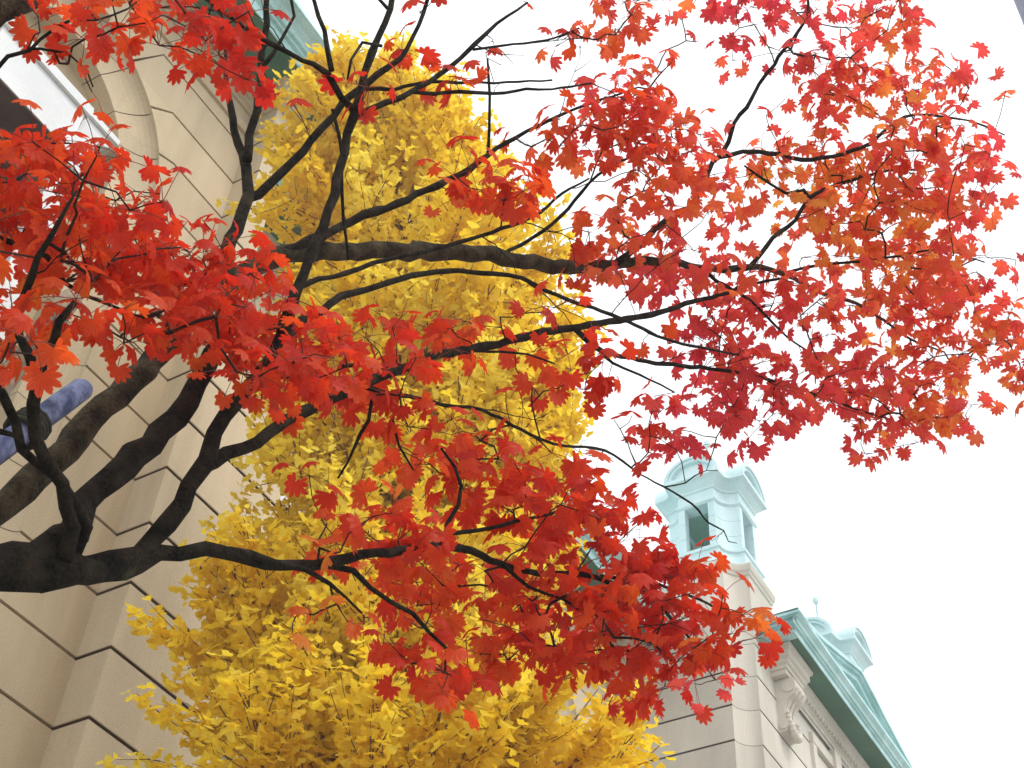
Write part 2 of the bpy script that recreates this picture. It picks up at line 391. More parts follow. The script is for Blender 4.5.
PL = [(-4.5, W2), (1.115, W2), (1.115, W1), (5.725, W1), (5.725, W2), (5.95, W2)] + [(6.26 + .31 * math.cos(math.pi - H90 * i / 8), W2 + .31 * math.sin(math.pi - H90 * i / 8)) for i in range(1, 9)] + [(6.26, 8.65)]
eb.sweep(PL, ENT)
eb.build('entablature', M_stone)
db = HB()
x = 1.25
while x < 5.6:
    db.box(x, x + .075, W1 - .105, W1 - .07, zz(13.206), zz(13.276)); x += .15
db.build('dentil_band', M_stone)
def cornice(name, plan, z0, base, parent=hall, top=.30):
    """overhanging copper cornice: soffit boards, fascia and crown"""
    c = HB()
    prof = [(base, z0), (base + .53, z0 + .002), (base + .535, z0 - .03), (base + .55, z0 - .03), (base + .555, z0 + .10), (base + .60, z0 + .105), (base + .60, z0 + .15), (base + .64, z0 + .155), (base + .66, z0 + .20), (base + .72, z0 + .25), (base + .80, z0 + .275), (base + .83, z0 + .28), (base + .83, z0 + .345), (base + .3, z0 + .40), (-.4, z0 + .5)]
    c.sweep(plan, [(o, zz(z)) for o, z in prof], mats=[1] + [0] * (len(prof) - 2))
    return c.build(name, [M_copper, M_soffit], parent)
cornice('cornice', [(-4.5, W1), (5.93, W1), (5.93, 8.2)], 13.41, .17)

# central wall behind the ginkgo, with its own arches, and the narrow pier beside the right pavilion
QC = 8.65
for sc in (8.35, 11.2, 14.05):
    arch_bay(sc, QC, sc - 1.425, sc + 1.425 if sc < 14 else 16.2, 0)
wb = HB()
flat_wall(wb, [(16.2, QC + .05), (16.2, 8.35), (16.75, 8.35)], 0, zz(12.75))
wb.build('wall', [M_stone, M_groove])
wb = HB(); flat_wall(wb, [(6.3, QC), (6.925, QC)], 0, zz(12.75)); wb.build('wall', [M_stone, M_groove])
eb = HB(); eb.sweep([(6.3, QC), (16.2, QC), (16.2, 8.35), (16.75, 8.35)], ENT); eb.build('entablature', M_stone)
cornice('cornice', [(6.3, QC), (16.74, QC)], 13.41, .17)

# right pavilion with the lantern tower
S1, Q1, WN = 16.75, 6.52, .31
S2 = 23.46
wb = HB(); ZT = Z(22) + .3
flat_wall(wb, [(S1, 8.7), (S1, Q1 + WN)], 0, ZT)
notch(wb, S1, Q1, WN, H90, 0, 0, ZT)
flat_wall(wb, [(S1 + WN, Q1), (S2 - WN, Q1)], 0, ZT)
notch(wb, S2, Q1, WN, math.pi, H90, 0, ZT)
flat_wall(wb, [(S2, Q1 + WN), (S2, 12)], 0, ZT)
wb.build('wall', [M_stone_glare, M_groove])
ZW = 13.31
def bed(mb, plan, k=1.0):
    mb.sweep(plan, [(o * k, zz(z)) for o, z in [(0, 12.90), (.0, 12.97), (.03, 12.972), (.03, 13.03), (.07, 13.06), (.07, 13.10), (.115, 13.14), (.115, 13.24), (.15, 13.27), (.168, 13.33)]])
eb = HB(); B1, B2, QB = 17.65, 22.56, 6.27
bed(eb, [(B1, Q1), (B1, QB), (18.28, QB), (18.28, Q1 - .05)]); bed(eb, [(21.93, Q1 - .05), (21.93, QB), (B2, QB), (B2, Q1)])
bed(eb, [(18.28, Q1 - .05), (21.93, Q1 - .05)])
for x0, x1 in ((B1, 18.28), (21.93, B2)): eb.box(x0, x1, QB, Q1, zz(12.89), zz(12.90))
eb.build('entablature', M_stone_glare)
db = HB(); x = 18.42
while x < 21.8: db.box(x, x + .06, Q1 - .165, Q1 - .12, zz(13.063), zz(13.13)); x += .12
db.build('dentil_band', M_stone_glare)
cornice2 = HB()
prof = [(-.6, 13.354), (.30, 13.35), (.305, 13.335), (.32, 13.335), (.325, 13.43), (.36, 13.435), (.36, 13.47), (.39, 13.475), (.41, 13.52), (.45, 13.56), (.47, 13.58), (.47, 13.64), (.0, 13.65)]
cornice2.sweep([(B1, Q1 + .1), (B1, QB), (B2, QB), (B2, Q1 + .1)], [(o, zz(z)) for o, z in prof], mats=[1] + [0] * (len(prof) - 2))
cornice2.build('cornice', [M_copper, M_soffit])
# pediment: swept raking cornice, dark tympanum behind, gable roof
AP = [(17.16, 13.66), (17.5, 13.67), (17.75, 13.70), (18.1, 13.77), (18.5, 13.88), (19.27, 14.11), (20.10, 14.37)]
AP = AP + [(40.2 - x, z) for x, z in AP[-2::-1]]
def band(mb, d0, d1, y0, y1, mi=0):
    for (xa, za), (xb, zb) in zip(AP[:-1], AP[1:]):
        mb.add([(xa, y0, zz(za - d0)), (xb, y0, zz(zb - d0)), (xb, y0, zz(zb - d1)), (xa, y0, zz(za - d1)), (xa, y1, zz(za - d0)), (xb, y1, zz(zb - d0)), (xb, y1, zz(zb - d1)), (xa, y1, zz(za - d1))],
               [(0, 3, 2, 1), (0, 1, 5, 4), (3, 7, 6, 2)], mi)
pd = HB(); band(pd, 0, .08, 5.80, 6.6); band(pd, .08, .13, 5.84, 6.6); band(pd, .13, .24, 5.90, 6.6); band(pd, .24, .32, 5.97, 6.6)
ped = pd.build('pediment', M_copper)
tb = HB(); tb.prism([(17.3, zz(13.645))] + [(x, zz(z - .1)) for x, z in AP[1:-1]] + [(22.9, zz(13.645))], 6.32, 6.4, 'y'); tb.build('tympanum', M_soffit, ped)
rb = HB()
for (xa, za), (xb, zb) in zip(AP[:-1], AP[1:]):
    rb.add([(xa, 6.6, zz(za - .06)), (xb, 6.6, zz(zb - .06)), (xb, 12, zz(zb - .06)), (xa, 12, zz(za - .06))], [(0, 1, 2, 3)])
rb.prism([(-4.5, 7.9), (6.2, 7.9), (6.2, 9.05), (16.9, 9.05), (16.9, 14), (-4.5, 14)], zz(13.86), zz(13.9))
rb.build('roof', M_roof)
# scrolled consoles with a hanging garland
def console(sc):
    c = HB(); x0, x1 = sc - .20, sc + .20
    S_ = [(0, 12.885), (.30, 12.885), (.33, 12.80), (.33, 12.70), (.28, 12.60), (.19, 12.52), (.13, 12.40), (.12, 12.28), (.16, 12.18), (.17, 12.08), (.12, 11.98), (0, 11.95)]
    c.prism([(Q1 - d, zz(z)) for d, z in S_], x0, x1, 'x')
    for xx in (x0 - .018, x1 - .012):
        for (d, z, r) in ((.22, 12.74, .115), (.09, 12.08, .075)):
            c.prism([(Q1 - d + r * math.cos(2*math.pi*i/20), zz(z) + r * math.sin(2*math.pi*i/20)) for i in range(20)], xx, xx + .03, 'x')
    for dx in (-.12, 0, .12):
        c.prism([(Q1 - d - .018, zz(z)) for d, z in S_[3:9]] + [(Q1 - d + .01, zz(z)) for d, z in reversed(S_[3:9])], sc + dx - .035, sc + dx + .035, 'x')
    con = c.build('console', M_stone_glare)
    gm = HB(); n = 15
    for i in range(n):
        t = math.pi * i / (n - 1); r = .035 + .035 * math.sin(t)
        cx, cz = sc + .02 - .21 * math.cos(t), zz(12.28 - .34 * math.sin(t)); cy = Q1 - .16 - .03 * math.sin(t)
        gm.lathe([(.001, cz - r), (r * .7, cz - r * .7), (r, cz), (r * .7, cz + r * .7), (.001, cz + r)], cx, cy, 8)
    gm.build('garland', M_stone_glare, con, smooth=True)
console(17.97); console(22.24)
# front windows: moulded surrounds
wb = HB()
for sc in (20.1,):
    for x0, x1 in ((sc - 1.0, sc - .84), (sc + .84, sc + 1.0)): wb.box(x0, x1, Q1 - .06, Q1 + .02, zz(8.5), zz(12.55))
    wb.box(sc - 1.0, sc + 1.0, Q1 - .07, Q1 + .02, zz(12.555), zz(12.74)); wb.box(sc - .14, sc + .14, Q1 - .12, Q1 + .02, zz(12.4), zz(12.88))
wb.build('window_surround', M_stone_glare)
fb = HB(); fb.box(19.26, 20.94, Q1 - .02, Q1 - .005, zz(8.5), zz(11.2)); wn = fb.build('window', M_wood)
gb = HB()
for x0, x1 in ((19.34, 20.05), (20.15, 20.86)): gb.box(x0, x1, Q1 - .026, Q1 - .018, zz(8.6), zz(11.1))
gb.build('pane', M_glass, wn)

# lantern: square with hollowed corners
def nsq(cx, cy, a, w, n=8):
    pts = []
    for vx, vy, a0 in ((-1, -1, H90), (1, -1, math.pi), (1, 1, 3 * H90), (-1, 1, 0)):
        for i in range(n + 1):
            t = a0 - H90 * i / n if True else 0
            pts.append((cx + vx * a + w * math.cos(t), cy + vy * a + w * math.sin(t)))
    return pts
CX, CY = 17.517, 7.287
shb = HB(); shb.sweep(nsq(CX, CY, .767, .31), [(0, ZT), (0, zz(14.47)), (.02, zz(14.48)), (.03, zz(14.53)), (.05, zz(14.56)), (.065, zz(14.64)), (.065, zz(14.68)), (-.1, zz(14.70))], closed=True, cap=True)
shb.build('tower_shaft', M_stone_glare)
def lantern(dx):
    cx, cy = CX + dx, CY
    b = HB()
    b.sweep(nsq(cx, cy, .70, .32), [(.06, zz(14.685)), (.06, zz(14.72)), (.02, zz(14.80)), (.0, zz(14.95)), (.0, zz(15.02)), (.03, zz(15.04)), (.03, zz(15.10)), (-.05, zz(15.13))], closed=True, cap=True)
    a, o = .655, .215
    for sx, sy in ((1, 1), (-1, 1), (-1, -1), (1, -1)):
        w = .32
        pl = [(o, a), (a - w, a)] + [(a + w * math.cos(math.pi + H90 * i / 8), a + w * math.sin(math.pi + H90 * i / 8)) for i in range(1, 8)] + [(a, a - w), (a, o), (a - .15, o), (.30, .30), (o, a - .15)]
        for zi, (z0, z1) in enumerate(((15.12, 15.44), (15.446, 15.77), (15.776, 16.10))):
            b.prism([(cx + sx * x, cy + sy * y) for x, y in pl], zz(z0), zz(z1))
    b.sweep(nsq(cx, cy, .655, .32), [(-.1, zz(16.095)), (.0, zz(16.09)), (.01, zz(16.10)), (.035, zz(16.13)), (.035, zz(16.17)), (.0, zz(16.19)), (.0, zz(16.38)), (.03, zz(16.40)), (.03, zz(16.43)), (.11, zz(16.53)), (.13, zz(16.55)), (.19, zz(16.59)), (.19, zz(16.66)), (.14, zz(16.70)), (-.05, zz(16.72))], closed=True, cap=True)
    lan = b.build('lantern', M_lantern, hall, auto=R_(40))
    ib = HB(); ib.box(cx - .40, cx + .40, cy - .40, cy + .40, zz(16.04), zz(16.088)); ib.box(cx + .46, cx + .49, cy - .2, cy + .2, zz(15.13), zz(16.03)); ib.box(cx - .2, cx + .2, cy + .46, cy + .49, zz(15.13), zz(16.03)); ib.build('inner_lining', M_inner, lan)
    for k in range(4):
        c, s = math.cos(k * H90), math.sin(k * H90)
        gb = HB()
        def pt(x, y, z): return (cx + x * c - y * s, cy + x * s + y * c, zz(z))
        nA = 20; ro, ri = (.51, .45), (.39, .33); z0 = 16.665
        for j in range(nA):
            t0, t1 = math.pi * j / nA, math.pi * (j + 1) / nA
            q = lambda r, t, y: pt(r[0] * math.cos(t), y, z0 + r[1] * math.sin(t))
            yo, yi, yb = -.84, -.74, -.2; rm = (.45, .39)
            gb.add([q(ro, t0, yo), q(ro, t1, yo), q(rm, t1, yo), q(rm, t0, yo), q(rm, t0, yo + .03), q(rm, t1, yo + .03), q(ri, t1, yo + .03), q(ri, t0, yo + .03), q(ri, t1, yi), q(ri, t0, yi), q(ro, t0, yb), q(ro, t1, yb)],
                   [(0, 1, 2, 3), (3, 2, 5, 4), (4, 5, 6, 7), (7, 6, 8, 9), (1, 0, 10, 11)])
            gb.add([q(ri, t0, yi), q(ri, t1, yi), pt(0, yi, z0)], [(0, 1, 2)])
        gb.add([pt(-ro[0], yo + .003, z0 - .004), pt(ro[0], yo + .003, z0 - .004), pt(ro[0], yb, z0 - .004), pt(-ro[0], yb, z0 - .004)], [(0, 1, 2, 3)])
        gb.build('arched_gable', M_lantern, lan)
    dm = HB()
    dm.sweep(nsq(cx, cy, .655, .32), [(.12, zz(16.705)), (.02, zz(16.80)), (-.10, zz(16.95)), (-.2, zz(17.12))], closed=True)
    dm.lathe([(.72, zz(16.66)), (.71, zz(16.82)), (.66, zz(17.02)), (.54, zz(17.22)), (.36, zz(17.36)), (.20, zz(17.48)), (.08, zz(17.54)), (.05, zz(17.58)), (.03, zz(17.60)), (.001, zz(17.605))], cx, cy, 40)
    dm.build('dome', M_lantern, lan, smooth=True)
    fn = HB()
    fn.lathe([(.022, zz(17.58)), (.018, zz(18.02)), (.03, zz(18.03)), (.05, zz(18.05)), (.06, zz(18.09)), (.066, zz(18.13)), (.058, zz(18.17)), (.04, zz(18.195)), (.001, zz(18.2))], cx, cy, 14)
    fn.build('finial', M_lantern, lan, smooth=True)
    return lan
lantern(0)
shb = HB(); shb.sweep(nsq(CX + 5.2, CY, .767, .31), [(0, ZT), (0, zz(14.47)), (.02, zz(14.48)), (.05, zz(14.56)), (.065, zz(14.64)), (.065, zz(14.68)), (-.1, zz(14.70))], closed=True, cap=True); shb.build('tower_shaft', M_stone_glare)
lantern(5.2)

# ------------------------------------------------------------------ hazy autumn air
hz = MB(); hz.box(-60, 70, -40, 80, -1.0, 24.0)
hm = bpy.data.materials.new('hazy_air'); hm.use_nodes = True; hm.node_tree.nodes.clear()
pv = hm.node_tree.nodes.new('ShaderNodeVolumePrincipled'); pv.inputs['Color'].default_value = (.93, .96, .98, 1); pv.inputs['Density'].default_value = .0045; pv.inputs['Anisotropy'].default_value = .2
ho = hm.node_tree.nodes.new('ShaderNodeOutputMaterial'); hm.node_tree.links.new(pv.outputs[0], ho.inputs['Volume'])
tag(hz.build('haze', hm), kind='stuff')
# ------------------------------------------------------------------ ginkgo
rng = random.Random(11)
def lerp_tab(tab, x):
    for (a, va), (b, vb) in zip(tab[:-1], tab[1:]):
        if a <= x <= b or b <= x <= a:
            t = (x - a) / (b - a); return tuple(p + (q - p) * t for p, q in zip(va, vb)) if isinstance(va, tuple) else va + (vb - va) * t
    return tab[-1][1] if abs(x - tab[-1][0]) < abs(x - tab[0][0]) else tab[0][1]
# crown axis: (picture row -> column, distance, half width in metres)
AX = [(860, (420, 7.8, 1.42)), (768, (403, 8.25, 1.32)), (690, (398, 8.6, 1.2)), (600, (396, 8.95, 1.14)), (500, (408, 9.4, 1.12)), (400, (416, 10.1, 1.18)), (300, (428, 10.8, 1.24)), (200, (390, 11.7, 1.05)), (140, (368, 12.4, .85)), (100, (362, 12.8, .52)), (72, (354, 13.1, .18))]
axis = [(at(c, r, d), hw) for r, (c, d, hw) in AX]
axis.sort(key=lambda q: q[0].z)
def crown(z):
    for (p, h), (q, k) in zip(axis[:-1], axis[1:]):
        if p.z <= z <= q.z:
            t = (z - p.z) / (q.z - p.z); return p.lerp(q, t), h + (k - h) * t
    return (axis[0] if z < axis[0][0].z else axis[-1])
gz0 = axis[0][0].z
gb_ = Vector((axis[0][0].x + .1, axis[0][0].y + .05, 0))
gink = empty('ginkgo_tree', gb_)
tag(gink, 'tall yellow ginkgo tree in full autumn leaf standing against the buff stone hall', 'tree')
tp = [Vector((0, 0, -.1)), Vector((.02, 0, 1.2)), Vector((.0, .03, 2.4))] + [p - gb_ for p, h in axis]
tr = [.17, .14, .125] + [.115 * (1 - i / len(axis)) + .008 for i in range(len(axis))]
tpp, trr = catmull(tp, tr, .25)
tm = MB(); tm.tube(tpp, trr, 12, rough=.06, rng=rng)
trunk = tm.build('trunk', M_gbark, gink, smooth=True)
branch_meshes = []
tips = []          # (position, direction) spurs that carry leaves
def outside(P):
    if P.z > axis[-1][0].z: return rng.random() < .6
    c, h = crown(P.z); return math.hypot(P.x - c.x, P.y - c.y) > h * (1.0 if rng.random() < .75 else 1.18)
def shoot(p0, d0, length, r0, up, mb, seg=.12, wob=.10, leafy=.3, bound=True):
    n = max(3, int(length / seg)); pts = [p0.copy()]; d = d0.normalized()
    for i in range(n):
        d = (d + Vector((rng.gauss(0, wob), rng.gauss(0, wob), rng.gauss(0, wob) + up))).normalized(); q = pts[-1] + d * (length / n)
        if bound and i > 1 and outside(q + gb_): break
        pts.append(q)
    n = len(pts) - 1
    mb.tube(pts, [r0 * (1 - .85 * i / n) + .0008 for i in range(n + 1)], 5, cap=False)
    for i in range(int(n * leafy), n + 1):
        tips.append((pts[i], (pts[min(i + 1, n)] - pts[max(i - 1, 0)]).normalized(), i / n))
    return pts
zt = axis[-1][0].z
nb = 0
bm_ = MB()
zc = 2.3
def inside(P, k=1.0):
    c, h = crown(P.z + 0); return (Vector((P.x, P.y)) - Vector((c.x, c.y))).length < h * k
while nb < 285:
    u = rng.random(); z = 2.6 + (zt - .5 - 2.6) * (u ** .95)
    c, h = crown(max(z, gz0)); c0 = c if z > gz0 else Vector((gb_.x, gb_.y, z)).lerp(axis[0][0], max(0, (z - 1) / (gz0 - 1)))
    az = nb * 2.39996 + rng.gauss(0, .3); start = Vector((c0.x, c0.y, z))
    elev = rng.uniform(.35, .95); L = min(2.2, h * rng.uniform(.75, 1.12) / math.cos(elev))
    d = Vector((math.cos(az) * math.cos(elev), math.sin(az) * math.cos(elev), math.sin(elev)))
    mb = bm_
    r0 = .008 + .012 * L / 2
    pts = shoot(start - gb_, d, L, r0, .02, mb, wob=.07, leafy=.25)
    for i in range(2, len(pts)):
        for _ in range(2 if rng.random() < .55 else 1):
            dd = (pts[i] - pts[i-1]).normalized(); sd_ = (dd + Vector((rng.gauss(0, .6), rng.gauss(0, .6), rng.gauss(.15, .45)))).normalized()
            shoot(pts[i], sd_, rng.uniform(.18, .62) * (.6 + .4 * h), .004, .03, mb, seg=.085, wob=.09, leafy=.1)
    nb += 1
bo = bm_.build('branch', M_gbark, gink)
# long loose shoots at the lower left, as in the photograph
lb = MB()
for row in ((330, 730, 150, 608, 8.3, 8.3), (310, 690, 165, 640, 8.4, 8.25), (330, 700, 175, 560, 8.5, 8.7), (300, 800, 150, 725, 8.0, 7.9), (290, 770, 185, 690, 8.0, 8.1), (320, 660, 190, 600, 8.6, 8.5), (340, 640, 230, 540, 8.8, 9.0), (300, 720, 180, 665, 8.3, 8.2), (280, 800, 160, 760, 7.9, 7.9), (320, 670, 205, 575, 8.4, 8.6),
                               None, (335, 240, 284, 196, 11.2, 11.4), (330, 225, 285, 205, 11.0, 11.1), (320, 205, 270, 150, 11.7, 11.9), (320, 250, 262, 205, 11.1, 11.3), (310, 275, 258, 234, 10.9, 11.0), (330, 155, 280, 100, 12.2, 12.4), (330, 232, 268, 180, 11.4, 11.6), (315, 225, 272, 195, 11.2, 11.3), (318, 262, 272, 222, 10.9, 11.1), (330, 120, 290, 72, 12.5, 12.7), (335, 200, 276, 165, 11.6, 11.7),
                               None, (600, 790, 660, 742, 7.9, 7.8), (570, 780, 625, 705, 8.0, 8.0), (560, 800, 640, 765, 7.8, 7.8), (560, 740, 600, 690, 8.2, 8.2), (540, 690, 575, 660, 8.3, 8.4), (580, 800, 650, 720, 7.7, 7.8)):
    if row is None:
        lb.build('shoot', M_gbark, gink); lb = MB(); continue
    x0, y0, x1, y1, d0, d1 = row
    a, b = at(x0, y0, d0) - gb_, at(x1, y1, d1) - gb_; L = (b - a).length
    pts = shoot(a, b - a, L, .007, .015, lb, wob=.04, leafy=.2, bound=False)
    for i in range(3, len(pts), 1):
        dd = (pts[i] - pts[i-1]).normalized()
        if rng.random() < (.55 if x1 < 400 else .3): shoot(pts[i], dd + Vector((rng.gauss(0, .5), rng.gauss(0, .5), rng.gauss(.0, .5))), rng.uniform(.1, .3), .003, .02, lb, seg=.08, leafy=.2, bound=False)
lb.build('shoot', M_gbark, gink)
gl_ = MB()
def ginkgo_leaf(mb, P, tip, nrm, s):
    side = tip.cross(nrm).normalized(); v = []
    half = R_(rng.uniform(52, 68)); nseg = 6; cup = rng.uniform(-.12, .35)
    for i in range(nseg + 1):
        a = -half + 2 * half * i / nseg; r = s * (1.0 if i != nseg // 2 else .78) * rng.uniform(.93, 1.05)
        v.append(P + tip * (r * math.cos(a)) + side * (r * math.sin(a)) + nrm * (cup * s * (a / half) ** 2 - .06 * s * (i % 2)))
    mb.add([P] + v, [(0, i + 1, i + 2) for i in range(nseg)])
nl = 0
for P, d, t in tips:
    k = 4 + (rng.random() < .7) + (rng.random() < .5) + (rng.random() < .3)
    W = P + gb_
    c, h = crown(W.z)
    for _ in range(k):
        az = rng.uniform(0, 2 * math.pi); dr = rng.uniform(-.25, 1.0)
        tip = Vector((math.cos(az) * math.cos(dr), math.sin(az) * math.cos(dr), -math.sin(dr)))
        up = Vector((rng.gauss(0, .45), rng.gauss(0, .45), 1)); nrm = up - tip * up.dot(tip); nrm.normalize()
        base = P + tip * rng.uniform(.015, .05) + Vector((rng.gauss(0, .016), rng.gauss(0, .016), rng.gauss(0, .016)))
        ginkgo_leaf(gl_, base, tip, nrm, rng.uniform(.034, .058)); nl += 1
gl_.build('foliage', M_ginkgo, gink)
print('ginkgo spurs', len(tips), 'leaves', nl)

# ------------------------------------------------------------------ red maple
rng = random.Random(5)
